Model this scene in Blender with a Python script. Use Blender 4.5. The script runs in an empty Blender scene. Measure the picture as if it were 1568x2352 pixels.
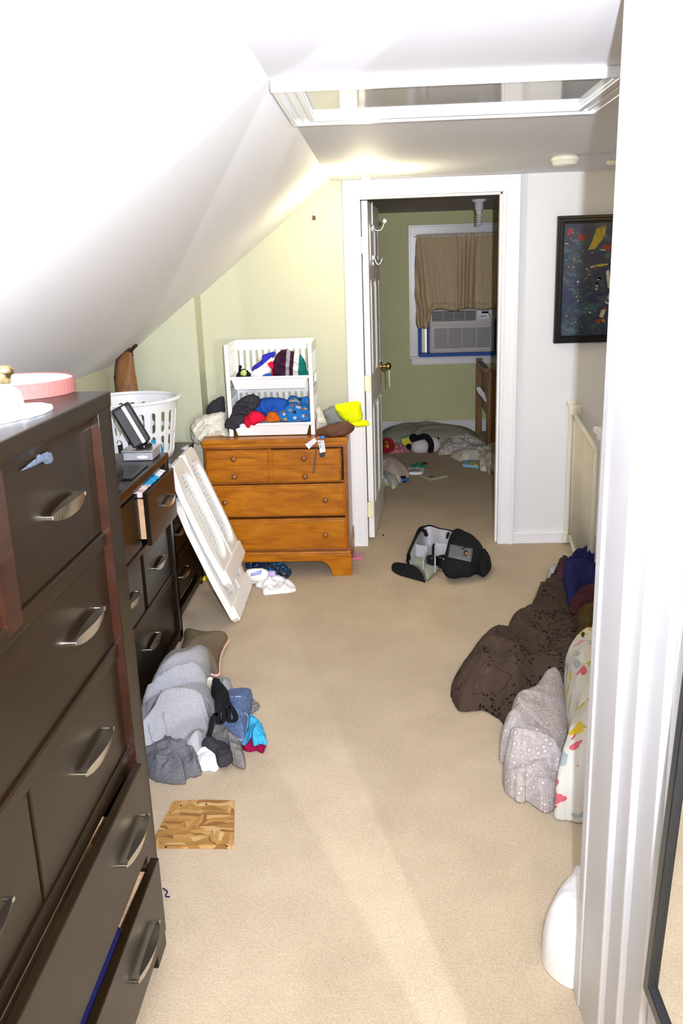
import bpy, bmesh, math, random
from mathutils import Vector, Matrix, noise, Euler

# ------------------------------------------------------------------ camera, world, lights, exposure
scene = bpy.context.scene
EYE = Vector((0.0, 0.0, 1.62))
FOC = 2003.0
PITCH, ROLL, YAW = 0.27581, -0.033032, -0.05309
_B = Matrix(((1, 0, 0), (0, 0, -1), (0, 1, 0)))
_Z = Matrix(((math.cos(YAW), -math.sin(YAW), 0), (math.sin(YAW), math.cos(YAW), 0), (0, 0, 1)))
_P = Matrix(((1, 0, 0), (0, math.cos(PITCH), -math.sin(PITCH)), (0, math.sin(PITCH), math.cos(PITCH))))
_R = Matrix(((math.cos(ROLL), -math.sin(ROLL), 0), (math.sin(ROLL), math.cos(ROLL), 0), (0, 0, 1)))
VIEW = _R @ _P @ _B @ _Z            # world -> (right, down, forward)
cam_data = bpy.data.cameras.new('camera')
cam = bpy.data.objects.new('camera', cam_data)
scene.collection.objects.link(cam)
cam_data.sensor_fit = 'VERTICAL'
cam_data.sensor_height = 36.0
cam_data.lens = FOC * 36.0 / 2352.0
cam_data.clip_start = 0.05
_C = (Matrix(((1, 0, 0), (0, -1, 0), (0, 0, -1))) @ VIEW).transposed()
cam.matrix_world = Matrix.Translation(EYE) @ _C.to_4x4()
scene.camera = cam


def U(px, py, axis, val):
    """where the sight line through a pixel of the photograph meets a plane of the room"""
    d = VIEW.transposed() @ Vector(((px - 784) / FOC, (py - 1176) / FOC, 1.0))
    i = 'xyz'.index(axis)
    t = (val - EYE[i]) / d[i]
    return EYE + d * t


world = bpy.data.worlds.new('world')
scene.world = world
world.use_nodes = True
world.node_tree.nodes['Background'].inputs[0].default_value = (0.75, 0.85, 1.0, 1)
world.node_tree.nodes['Background'].inputs[1].default_value = 1.2
scene.view_settings.view_transform = 'Standard'
scene.view_settings.look = 'None'
scene.view_settings.exposure = 0.10
scene.view_settings.gamma = 1.0


def light(name, kind, loc, energy, color, aim=None, **kw):
    d = bpy.data.lights.new(name, kind)
    d.energy = energy
    d.color = color
    sc = kw.pop('scale', None)
    for k, v in kw.items():
        setattr(d, k, v)
    o = bpy.data.objects.new(name, d)
    scene.collection.objects.link(o)
    o.location = loc
    if aim is not None:
        o.rotation_euler = (Vector(aim) - Vector(loc)).to_track_quat('-Z', 'Y').to_euler()
    if sc:
        o.scale = sc
    return o


FLASH_POS = (0.083, 0.0, 1.66)
light('camera_flash', 'SPOT', FLASH_POS, 550, (0.90, 0.95, 1.10), aim=(-1.3, 5.0, 2.55), spot_size=math.radians(140), spot_blend=1.0, shadow_soft_size=0.012)
mirror_spot = light('flash_from_mirror', 'SPOT', (0.34, 0.90, 1.30), 23, (0.92, 0.95, 1.05), aim=(-0.85, 4.30, 0.95), spot_size=math.radians(152), spot_blend=0.08, shadow_soft_size=0.01, scale=(0.0185, 1, 1))
mirror_spot.data.use_nodes = True        # the mirrored flash lies farther off than the mirror itself, so it fades slowly
_e = mirror_spot.data.node_tree.nodes['Emission']
_f = mirror_spot.data.node_tree.nodes.new('ShaderNodeLightFalloff')
_f.inputs['Strength'].default_value = 1.0
mirror_spot.data.node_tree.links.new(_f.outputs['Linear'], _e.inputs['Strength'])
light('room_fill_light', 'AREA', (0.22, -1.7, 1.3), 56, (1.0, 0.86, 0.60), aim=(-0.9, 2.6, 1.4), shape='RECTANGLE', size=0.35, size_y=0.8)  # unseen fill added behind the camera to brighten the slope and walls
light('stair_fill_light', 'AREA', (1.7, 2.6, 1.98), 7, (1.0, 0.74, 0.38), aim=(1.2, 3.6, 0.0), shape='RECTANGLE', size=0.5, size_y=0.5)  # unseen warm fill added above the stairs for ambient light, no fixture there

# ------------------------------------------------------------------ materials
MATS = {}


def nt(name, color, rough=0.6, spec=0.5, metal=0.0, coat=0.0):
    m = bpy.data.materials.new(name)
    m.use_nodes = True
    n = m.node_tree.nodes
    b = n['Principled BSDF']
    b.inputs['Base Color'].default_value = (*color, 1)
    b.inputs['Roughness'].default_value = rough
    b.inputs['Metallic'].default_value = metal
    b.inputs['Specular IOR Level'].default_value = spec
    b.inputs['Coat Weight'].default_value = coat
    MATS[name] = m
    return m, n, m.node_tree.links, b


def ramp(n, stops, interp='LINEAR'):
    r = n.new('ShaderNodeValToRGB')
    r.color_ramp.interpolation = interp
    while len(r.color_ramp.elements) < len(stops):
        r.color_ramp.elements.new(0.5)
    for e, (p, c) in zip(r.color_ramp.elements, stops):
        e.position = p
        e.color = (*c, 1)
    return r


def coords(n, l, scale=(1, 1, 1), rot=(0, 0, 0), kind='Object'):
    t = n.new('ShaderNodeTexCoord')
    mp = n.new('ShaderNodeMapping')
    mp.inputs['Scale'].default_value = scale
    mp.inputs['Rotation'].default_value = rot
    l.new(t.outputs[kind], mp.inputs[0])
    return mp.outputs[0]


def bump(n, l, b, src, strength=0.3, dist=0.002):
    bp = n.new('ShaderNodeBump')
    bp.inputs['Strength'].default_value = strength
    bp.inputs['Distance'].default_value = dist
    l.new(src, bp.inputs['Height'])
    l.new(bp.outputs[0], b.inputs['Normal'])


def plain(name, color, rough=0.6, spec=0.5, metal=0.0, var=0.06, vscale=6.0, bscale=0, bstr=0.3, coat=0.0):
    """procedural paint, plastic, metal or cloth: a base colour with slight uneven tone"""
    m, n, l, b = nt(name, color, rough, spec, metal, coat)
    co = coords(n, l)
    ns = n.new('ShaderNodeTexNoise')
    ns.inputs['Scale'].default_value = vscale
    ns.inputs['Detail'].default_value = 4
    l.new(co, ns.inputs[0])
    lo = tuple(max(0, c * (1 - var)) for c in color)
    hi = tuple(min(1, c * (1 + var)) for c in color)
    r = ramp(n, [(0.3, lo), (0.7, hi)])
    l.new(ns.outputs[0], r.inputs[0])
    l.new(r.outputs[0], b.inputs['Base Color'])
    if bscale:
        n2 = n.new('ShaderNodeTexNoise')
        n2.inputs['Scale'].default_value = bscale
        n2.inputs['Detail'].default_value = 3
        l.new(co, n2.inputs[0])
        bump(n, l, b, n2.outputs[0], bstr)
    return m


def fabric(name, color, var=0.12, weave=420, bstr=0.35, rough=0.95):
    m, n, l, b = nt(name, color, rough, 0.15)
    co = coords(n, l)
    ns = n.new('ShaderNodeTexNoise')
    ns.inputs['Scale'].default_value = 140
    ns.inputs['Detail'].default_value = 3
    l.new(co, ns.inputs[0])
    r = ramp(n, [(0.3, tuple(c * (1 - var) for c in color)), (0.7, tuple(min(1, c * (1 + var)) for c in color))])
    l.new(ns.outputs[0], r.inputs[0])
    l.new(r.outputs[0], b.inputs['Base Color'])
    w = n.new('ShaderNodeTexNoise')
    w.inputs['Scale'].default_value = weave
    l.new(co, w.inputs[0])
    w2 = n.new('ShaderNodeTexNoise')
    w2.inputs['Scale'].default_value = 22
    w2.inputs['Detail'].default_value = 2
    l.new(co, w2.inputs[0])
    mx = n.new('ShaderNodeMath')
    mx.operation = 'MULTIPLY_ADD'
    mx.inputs[1].default_value = 0.25
    l.new(w.outputs[0], mx.inputs[0])
    l.new(w2.outputs[0], mx.inputs[2])
    bump(n, l, b, mx.outputs[0], bstr, 0.004)
    return m


# walls and big surfaces
plain('paint_white', (0.78, 0.775, 0.765), 0.55, var=0.015, vscale=2, bscale=60, bstr=0.04)
plain('paint_ceiling', (0.75, 0.75, 0.77), 0.7, var=0.02, vscale=2, bscale=50, bstr=0.06)
plain('paint_slope', (0.88, 0.88, 0.89), 0.7, var=0.015, vscale=2, bscale=50, bstr=0.05)
plain('paint_green', (0.50, 0.505, 0.355), 0.55, var=0.02, vscale=2, bscale=60, bstr=0.05)
plain('paint_far_green', (0.60, 0.60, 0.31), 0.6, var=0.03, vscale=3, bscale=60, bstr=0.05)
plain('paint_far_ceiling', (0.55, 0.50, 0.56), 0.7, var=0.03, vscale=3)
plain('trim_gloss', (0.86, 0.86, 0.87), 0.28, var=0.01, vscale=3)
plain('trim_near', (0.49, 0.485, 0.49), 0.3, var=0.03, vscale=4)  # white trim with a darkened colour to hold back the close flash
plain('hatch_gloss', (0.62, 0.60, 0.55), 0.06, 0.9, var=0.02, vscale=2)

m, n, l, b = nt('carpet', (0.6, 0.5, 0.39), 0.95, 0.1)
co = coords(n, l)
n1 = n.new('ShaderNodeTexNoise'); n1.inputs['Scale'].default_value = 190; n1.inputs['Detail'].default_value = 4; n1.inputs['Roughness'].default_value = 0.7
n2 = n.new('ShaderNodeTexNoise'); n2.inputs['Scale'].default_value = 5; n2.inputs['Detail'].default_value = 5
l.new(co, n1.inputs[0]); l.new(co, n2.inputs[0])
r1 = ramp(n, [(0.25, (0.43, 0.34, 0.23)), (0.75, (0.665, 0.55, 0.40))])
r2 = ramp(n, [(0.3, (0.86, 0.85, 0.84)), (0.7, (1, 1, 1))])
l.new(n1.outputs[0], r1.inputs[0]); l.new(n2.outputs[0], r2.inputs[0])
mx = n.new('ShaderNodeMix'); mx.data_type = 'RGBA'; mx.blend_type = 'MULTIPLY'; mx.inputs[0].default_value = 1
l.new(r1.outputs[0], mx.inputs[6]); l.new(r2.outputs[0], mx.inputs[7]); l.new(mx.outputs[2], b.inputs['Base Color'])
bump(n, l, b, n1.outputs[0], 0.5, 0.006)


def wood(name, c1, c2, c3, rough=0.35, scale=(2, 2, 26), coat=0.2, rot=(0, 0, 0)):
    m, n, l, b = nt(name, c2, rough, 0.5, 0, coat)
    co = coords(n, l, scale, rot)
    a = n.new('ShaderNodeTexNoise'); a.inputs['Scale'].default_value = 1.6; a.inputs['Detail'].default_value = 6; a.inputs['Distortion'].default_value = 1.4
    l.new(co, a.inputs[0])
    r = ramp(n, [(0.25, c1), (0.5, c2), (0.78, c3)])
    l.new(a.outputs[0], r.inputs[0])
    l.new(r.outputs[0], b.inputs['Base Color'])
    bump(n, l, b, a.outputs[0], 0.05, 0.001)
    return m


wood('maple', (0.23, 0.062, 0.001), (0.36, 0.115, 0.002), (0.46, 0.17, 0.004), 0.34, (3, 3, 14), 0.0)
MATS['maple'].node_tree.nodes['Principled BSDF'].inputs['Specular IOR Level'].default_value = 0.3
wood('maple_dark', (0.15, 0.038, 0.003), (0.23, 0.062, 0.005), (0.30, 0.10, 0.009), 0.32, (3, 3, 20))
wood('espresso', (0.0068, 0.0034, 0.0010), (0.0100, 0.0050, 0.0015), (0.0130, 0.0068, 0.0022), 0.30, (3, 1.5, 20), 0.0)
MATS['espresso'].node_tree.nodes['Principled BSDF'].inputs['Specular IOR Level'].default_value = 0.34
wood('espresso_warm', (0.014, 0.0045, 0.0022), (0.021, 0.0062, 0.003), (0.030, 0.009, 0.004), 0.25, (3, 3, 20), 0.4)
wood('drawer_box_wood', (0.45, 0.27, 0.14), (0.60, 0.38, 0.21), (0.68, 0.46, 0.28), 0.5, (20, 2, 40), 0.0)
wood('bed_oak', (0.13, 0.05, 0.01), (0.25, 0.11, 0.025), (0.33, 0.16, 0.04), 0.4, (20, 20, 2), 0.1)

plain('satin_nickel', (0.62, 0.60, 0.55), 0.22, 0.5, 1.0, var=0.05)
plain('brass', (0.55, 0.42, 0.20), 0.25, 0.5, 1.0, var=0.1)
plain('cream_hinge', (0.80, 0.76, 0.52), 0.4, var=0.05, vscale=40)
plain('white_plastic', (0.80, 0.80, 0.80), 0.35, var=0.02)
plain('gate_plastic', (0.80, 0.79, 0.75), 0.35, var=0.02)
plain('cream_plastic', (0.78, 0.74, 0.60), 0.4, var=0.03)
plain('grey_plastic', (0.35, 0.35, 0.37), 0.4, var=0.05)
plain('black_plastic', (0.012, 0.012, 0.014), 0.35, var=0.2)
plain('black_gloss', (0.008, 0.008, 0.01), 0.12, var=0.2)
plain('silver', (0.72, 0.73, 0.76), 0.3, 0.5, 0.9, var=0.03)
plain('knob_wood', (0.20, 0.07, 0.018), 0.22, 0.6, var=0.2, coat=0.6)
plain('pink_box', (0.25, 0.085, 0.07), 0.7, var=0.12, vscale=160)
plain('porcelain', (0.82, 0.82, 0.82), 0.2, var=0.01)
plain('cfl_glass', (0.75, 0.74, 0.72), 0.3, var=0.02)
plain('frame_black', (0.004, 0.0035, 0.004), 0.28, 0.35, var=0.2)
plain('mirror_frame_wood', (0.012, 0.014, 0.016), 0.3, var=0.2)
plain('mirror_inner', (0.07, 0.055, 0.045), 0.4, var=0.2)
plain('painter_tape', (0.01, 0.09, 0.42), 0.6, var=0.1)
plain('ac_plastic', (0.60, 0.56, 0.54), 0.45, var=0.03)
plain('ac_dark', (0.06, 0.06, 0.065), 0.5, var=0.1)
plain('ac_panel', (0.86, 0.85, 0.9), 0.4, var=0.02)
fabric('cloth_curtain', (0.62, 0.48, 0.31), 0.06, 300, 0.15)
fabric('cloth_light_grey', (0.34, 0.34, 0.36), 0.10)
fabric('cloth_mid_grey', (0.125, 0.122, 0.135), 0.25)
fabric('cloth_warm_grey', (0.17, 0.16, 0.155), 0.25)
fabric('cloth_white', (0.80, 0.80, 0.83), 0.04)
fabric('cloth_cream', (0.66, 0.62, 0.52), 0.06)
fabric('cloth_dull_cream', (0.66, 0.61, 0.50), 0.06)
fabric('cloth_black', (0.008, 0.009, 0.011), 0.2)
fabric('cloth_charcoal', (0.035, 0.033, 0.04), 0.2)
fabric('cloth_blue', (0.02, 0.10, 0.44), 0.12, 260, 0.5)
fabric('cloth_royal', (0.03, 0.03, 0.42), 0.12)
fabric('cloth_red', (0.60, 0.008, 0.035), 0.1)
fabric('cloth_orange', (0.55, 0.12, 0.01), 0.15)
fabric('cloth_plum', (0.035, 0.010, 0.025), 0.15)
fabric('cloth_teal', (0.006, 0.16, 0.14), 0.12)
fabric('cloth_cyan', (0.04, 0.33, 0.56), 0.08)
fabric('cloth_magenta', (0.22, 0.003, 0.04), 0.15)
fabric('cloth_denim', (0.10, 0.145, 0.27), 0.3, 500, 0.4)
fabric('cloth_denim_light', (0.34, 0.40, 0.52), 0.2, 500, 0.4)
fabric('cloth_pillow_brown', (0.15, 0.115, 0.072), 0.08)
fabric('cloth_piping_pink', (0.72, 0.45, 0.38), 0.05)
fabric('cloth_navy', (0.012, 0.014, 0.075), 0.2)
fabric('cloth_wine', (0.06, 0.018, 0.024), 0.2)
fabric('cloth_olive', (0.065, 0.045, 0.012), 0.2)
fabric('cloth_pale_pink', (0.70, 0.54, 0.49), 0.06)
fabric('cloth_plush_white', (0.68, 0.64, 0.66), 0.12, 160, 1.0)
fabric('cloth_plush_black', (0.008, 0.010, 0.014), 0.3, 160, 1.0)
fabric('cloth_pale_green', (0.56, 0.58, 0.50), 0.08)
fabric('cloth_beanbag', (0.34, 0.335, 0.26), 0.06)
fabric('cloth_neon', (0.78, 0.84, 0.004), 0.04)
fabric('cloth_visor_grey', (0.20, 0.21, 0.20), 0.08)
fabric('cloth_light_blue_grey', (0.07, 0.085, 0.11), 0.2)
plain('leather_brown', (0.10, 0.032, 0.012), 0.7, var=0.2, vscale=30, bscale=90)
plain('leather_strap', (0.09, 0.025, 0.02), 0.5, var=0.2)
plain('bag_brown', (0.24, 0.105, 0.03), 0.45, var=0.15, vscale=14, bscale=20, bstr=0.5)
plain('bag_piping', (0.035, 0.016, 0.012), 0.5, var=0.2)
fabric('bag_nylon_black', (0.010, 0.011, 0.012), 0.2, 500)
fabric('bag_nylon_grey', (0.13, 0.135, 0.15), 0.15, 500)
fabric('bag_lining_grey', (0.44, 0.44, 0.47), 0.08, 300, 0.5)
fabric('bag_lining_green', (0.32, 0.335, 0.27), 0.06, 300, 0.3)
plain('lotion_white', (0.80, 0.78, 0.72), 0.35, var=0.02)
plain('lavender', (0.50, 0.40, 0.66), 0.4, var=0.05)
plain('label_blue', (0.25, 0.28, 0.55), 0.5, var=0.25, vscale=80)
plain('tag_white', (0.80, 0.82, 0.88), 0.4, var=0.03)
plain('tag_ink', (0.12, 0.14, 0.32), 0.5, var=0.1)
plain('toy_green', (0.01, 0.22, 0.13), 0.4, var=0.2)
plain('toy_lime', (0.45, 0.62, 0.18), 0.5, var=0.35, vscale=60)
plain('toy_blue', (0.02, 0.16, 0.50), 0.3, var=0.2)
plain('toy_red', (0.45, 0.01, 0.02), 0.5, var=0.2)
plain('toy_yellow', (0.70, 0.60, 0.01), 0.5, var=0.1)
plain('toy_violet', (0.25, 0.10, 0.45), 0.4, var=0.1)
plain('board_cream', (0.42, 0.38, 0.26), 0.6, var=0.06)
plain('rose_plastic', (0.50, 0.12, 0.18), 0.4, var=0.15)
plain('book_sky', (0.28, 0.50, 0.72), 0.5, var=0.06)
plain('logo_orange', (0.75, 0.18, 0.04), 0.5, var=0.05)
plain('outdoor_warm', (0.9, 0.75, 0.5), 0.6, var=0.05)

# mirror and glass
m, n, l, b = nt('mirror_glass', (0.88, 0.9, 0.88), 0.01, 0.5, 1.0)
m, n, l, b = nt('clear_glass', (0.95, 0.95, 0.95), 0.02, 0.5)
b.inputs['Transmission Weight'].default_value = 0.9
m, n, l, b = nt('lit_bulb', (1, 1, 1), 0.3)
b.inputs['Emission Color'].default_value = (1.0, 0.86, 0.55, 1)
b.inputs['Emission Strength'].default_value = 9.0
m, n, l, b = nt('window_daylight', (0.6, 0.6, 0.55), 0.3)


def dots(name, base, dotc, scale, size, jitter=1.0, extra=None, bstr=0.3):
    m, n, l, b = nt(name, base, 0.95, 0.15)
    co = coords(n, l)
    v = n.new('ShaderNodeTexVoronoi'); v.inputs['Scale'].default_value = scale; v.inputs['Randomness'].default_value = jitter
    l.new(co, v.inputs['Vector'])
    st = [(0.0, dotc), (size, base)] if extra is None else extra
    r = ramp(n, st, 'CONSTANT' if extra is None else 'LINEAR')
    l.new(v.outputs['Distance'], r.inputs[0])
    l.new(r.outputs[0], b.inputs['Base Color'])
    w = n.new('ShaderNodeTexNoise'); w.inputs['Scale'].default_value = 300
    l.new(co, w.inputs[0])
    bump(n, l, b, w.outputs[0], bstr)
    return m, n, l, b, v


dots('print_dotted_cream', (0.68, 0.66, 0.55), (0.10, 0.09, 0.06), 62, 0.13, 0.25)
g = (0.38, 0.335, 0.32); w_ = (0.46, 0.415, 0.40); d_ = (0.31, 0.265, 0.26)
dots('print_rings_grey', g, w_, 46, 0.3, 0.8, extra=[(0.0, (0.60, 0.56, 0.53)), (0.20, (0.55, 0.51, 0.48)), (0.25, d_), (0.30, d_), (0.36, g), (0.50, g), (0.54, d_), (0.60, w_), (0.8, g)])


def multi(name, base, cols, scale, size, base2=None, warp=0):
    """scattered motifs in several colours on a base"""
    m, n, l, b = nt(name, base, 0.95, 0.15)
    co = coords(n, l)
    v = n.new('ShaderNodeTexVoronoi'); v.inputs['Scale'].default_value = scale
    if warp:
        wn = n.new('ShaderNodeTexNoise'); wn.inputs['Scale'].default_value = 14; wn.inputs['Detail'].default_value = 1
        l.new(co, wn.inputs[0])
        wm = n.new('ShaderNodeMix'); wm.data_type = 'RGBA'; wm.blend_type = 'LINEAR_LIGHT'; wm.inputs[0].default_value = warp
        l.new(co, wm.inputs[6]); l.new(wn.outputs['Color'], wm.inputs[7]); l.new(wm.outputs[2], v.inputs['Vector'])
    else:
        l.new(co, v.inputs['Vector'])
    sp = n.new('ShaderNodeSeparateColor')
    l.new(v.outputs['Color'], sp.inputs[0])
    r = ramp(n, [(i / len(cols), c) for i, c in enumerate(cols)], 'CONSTANT')
    l.new(sp.outputs[0], r.inputs[0])
    mt = n.new('ShaderNodeMath'); mt.operation = 'LESS_THAN'; mt.inputs[1].default_value = size
    l.new(v.outputs['Distance'], mt.inputs[0])
    mx = n.new('ShaderNodeMix'); mx.data_type = 'RGBA'
    l.new(mt.outputs[0], mx.inputs[0])
    mx.inputs[6].default_value = (*base, 1)
    l.new(r.outputs[0], mx.inputs[7])
    out = mx.outputs[2]
    if base2:
        ns = n.new('ShaderNodeTexNoise'); ns.inputs['Scale'].default_value = 12; ns.inputs['Detail'].default_value = 1
        l.new(co, ns.inputs[0])
        rr = ramp(n, [(0.0, base), (0.5, base2)], 'CONSTANT')
        l.new(ns.outputs[0], rr.inputs[0]); l.new(rr.outputs[0], mx.inputs[6])
    l.new(out, b.inputs['Base Color'])
    return m


multi('print_sports', (0.02, 0.17, 0.50), [(0.40, 0.12, 0.03), (0.60, 0.56, 0.5), (0.02, 0.02, 0.03), (0.45, 0.3, 0.1), (0.02, 0.17, 0.50), (0.40, 0.12, 0.03), (0.5, 0.5, 0.55)], 36, 0.33)
multi('print_shreds', (0.55, 0.52, 0.49), [(0.38, 0.05, 0.05), (0.10, 0.12, 0.36), (0.6, 0.57, 0.5), (0.50, 0.42, 0.12), (0.28, 0.34, 0.20), (0.6, 0.57, 0.55)], 70, 0.36)
multi('print_camo', (0.012, 0.015, 0.035), [(0.02, 0.25, 0.55), (0.05, 0.06, 0.12), (0.35, 0.28, 0.15), (0.02, 0.12, 0.35)], 55, 0.4, (0.03, 0.05, 0.09))
multi('print_quilt', (0.62, 0.60, 0.53), [(0.62, 0.42, 0.04), (0.42, 0.45, 0.12), (0.55, 0.12, 0.14), (0.62, 0.60, 0.53), (0.34, 0.40, 0.42), (0.62, 0.6, 0.53), (0.58, 0.3, 0.3), (0.62, 0.6, 0.53)], 19, 0.42, warp=0.05)
multi('print_toy_wrap', (0.45, 0.16, 0.17), [(0.70, 0.60, 0.60), (0.45, 0.05, 0.08), (0.66, 0.5, 0.5)], 60, 0.4)
multi('print_comic', (0.02, 0.07, 0.02), [(0.5, 0.5, 0.45), (0.3, 0.03, 0.03), (0.03, 0.1, 0.25), (0.02, 0.12, 0.03)], 22, 0.4)

# dark brown duvet with darker curls and spots
m, n, l, b = nt('print_brown_floral', (0.08, 0.052, 0.04), 0.9, 0.2)
co = coords(n, l)
wv = n.new('ShaderNodeTexNoise'); wv.inputs['Scale'].default_value = 5; wv.inputs['Detail'].default_value = 0; wv.inputs['Distortion'].default_value = 2.2
l.new(co, wv.inputs[0])
DB = (0.052, 0.033, 0.022)
rr = ramp(n, [(0.0, DB), (0.478, DB), (0.488, (0.008, 0.005, 0.004)), (0.50, DB), (0.60, DB), (0.607, (0.085, 0.058, 0.045)), (0.614, DB)])
l.new(wv.outputs[0], rr.inputs[0])
vo = n.new('ShaderNodeTexVoronoi'); vo.inputs['Scale'].default_value = 62
l.new(co, vo.inputs['Vector'])
mk = n.new('ShaderNodeTexNoise'); mk.inputs['Scale'].default_value = 4.5
l.new(co, mk.inputs[0])
c1 = n.new('ShaderNodeMath'); c1.operation = 'LESS_THAN'; c1.inputs[1].default_value = 0.38; l.new(vo.outputs['Distance'], c1.inputs[0])
c2 = n.new('ShaderNodeMath'); c2.operation = 'GREATER_THAN'; c2.inputs[1].default_value = 0.53; l.new(mk.outputs[0], c2.inputs[0])
c3 = n.new('ShaderNodeMath'); c3.operation = 'MULTIPLY'; l.new(c1.outputs[0], c3.inputs[0]); l.new(c2.outputs[0], c3.inputs[1])
mx = n.new('ShaderNodeMix'); mx.data_type = 'RGBA'
l.new(c3.outputs[0], mx.inputs[0]); l.new(rr.outputs[0], mx.inputs[6]); mx.inputs[7].default_value = (0.008, 0.005, 0.004, 1)
l.new(mx.outputs[2], b.inputs['Base Color'])

# chipboard
m, n, l, b = nt('strand_board', (0.5, 0.3, 0.1), 0.6)
co = coords(n, l, (1, 1, 1))
vo = n.new('ShaderNodeTexVoronoi'); vo.inputs['Scale'].default_value = 34
mp2 = n.new('ShaderNodeMapping'); mp2.inputs['Scale'].default_value = (0.5, 2.0, 1); mp2.inputs['Rotation'].default_value = (0, 0, 0.5)
nz = n.new('ShaderNodeTexNoise'); nz.inputs['Scale'].default_value = 9
l.new(co, nz.inputs[0])
ad = n.new('ShaderNodeMix'); ad.data_type = 'RGBA'; ad.blend_type = 'LINEAR_LIGHT'; ad.inputs[0].default_value = 0.02
l.new(co, ad.inputs[6]); l.new(nz.outputs['Color'], ad.inputs[7])
l.new(ad.outputs[2], mp2.inputs[0]); l.new(mp2.outputs[0], vo.inputs['Vector'])
vo2 = n.new('ShaderNodeTexVoronoi'); vo2.inputs['Scale'].default_value = 38
mp3 = n.new('ShaderNodeMapping'); mp3.inputs['Scale'].default_value = (2.4, 0.5, 1); mp3.inputs['Rotation'].default_value = (0, 0, -0.35)
l.new(ad.outputs[2], mp3.inputs[0]); l.new(mp3.outputs[0], vo2.inputs['Vector'])
vo3 = n.new('ShaderNodeTexVoronoi'); vo3.inputs['Scale'].default_value = 14
l.new(ad.outputs[2], vo3.inputs['Vector'])
s3 = n.new('ShaderNodeSeparateColor'); l.new(vo3.outputs['Color'], s3.inputs[0])
gt_ = n.new('ShaderNodeMath'); gt_.operation = 'GREATER_THAN'; gt_.inputs[1].default_value = 0.5; l.new(s3.outputs[0], gt_.inputs[0])
mxo = n.new('ShaderNodeMix'); mxo.data_type = 'RGBA'; l.new(gt_.outputs[0], mxo.inputs[0]); l.new(vo.outputs['Color'], mxo.inputs[6]); l.new(vo2.outputs['Color'], mxo.inputs[7])
sp = n.new('ShaderNodeSeparateColor'); l.new(mxo.outputs[2], sp.inputs[0])
rr = ramp(n, [(0, (0.20, 0.085, 0.018)), (0.35, (0.34, 0.17, 0.04)), (0.65, (0.40, 0.22, 0.065)), (1, (0.52, 0.35, 0.15))])
l.new(sp.outputs[0], rr.inputs[0]); l.new(rr.outputs[0], b.inputs['Base Color'])
bump(n, l, b, sp.outputs[1], 0.3, 0.002)

# brushy abstract paint for the framed canvas
m, n, l, b = nt('painted_canvas', (0.03, 0.05, 0.12), 0.35, 0.5)
co = coords(n, l, (1, 1, 1.7), (0, 0.6, 0))
a = n.new('ShaderNodeTexNoise'); a.inputs['Scale'].default_value = 9; a.inputs['Detail'].default_value = 10; a.inputs['Roughness'].default_value = 0.8; a.inputs['Distortion'].default_value = 0.25
l.new(co, a.inputs[0])
sp = n.new('ShaderNodeSeparateColor'); l.new(a.outputs['Color'], sp.inputs[0])
r1 = ramp(n, [(0.34, (0.004, 0.007, 0.012)), (0.45, (0.006, 0.012, 0.07)), (0.52, (0.010, 0.028, 0.04)), (0.60, (0.05, 0.11, 0.14)), (0.68, (0.010, 0.02, 0.06))])
r2 = ramp(n, [(0.0, (0, 0, 0)), (0.60, (0, 0, 0)), (0.65, (0.12, 0.008, 0.008)), (0.72, (0.25, 0.05, 0.01))])
l.new(sp.outputs[0], r1.inputs[0]); l.new(sp.outputs[1], r2.inputs[0])
mx = n.new('ShaderNodeMix'); mx.data_type = 'RGBA'; mx.blend_type = 'ADD'; mx.inputs[0].default_value = 1
l.new(r1.outputs[0], mx.inputs[6]); l.new(r2.outputs[0], mx.inputs[7]); l.new(mx.outputs[2], b.inputs['Base Color'])
for nm, c in (('paint_ivory', (0.45, 0.45, 0.35)), ('paint_crimson', (0.22, 0.012, 0.01)), ('paint_gold', (0.38, 0.30, 0.02)), ('paint_navy', (0.01, 0.015, 0.06)), ('paint_ochre', (0.25, 0.13, 0.02))):
    plain(nm, c, 0.4, var=0.35, vscale=50)

# ------------------------------------------------------------------ builders
COL = scene.collection


def tag(o, label, cat, group=None, kind=None):
    if label: o['label'] = label
    if cat: o['category'] = cat
    if group: o['group'] = group
    if kind: o['kind'] = kind
    return o


def thing(name, loc, label, cat, group=None):
    o = bpy.data.objects.new(name, None)
    COL.objects.link(o)
    o.location = loc
    o.empty_display_size = 0.05
    return tag(o, label, cat, group)


def origin_of(p):
    v = Vector((0, 0, 0))
    while p is not None:
        v += p.location
        p = p.parent
    return v


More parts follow.
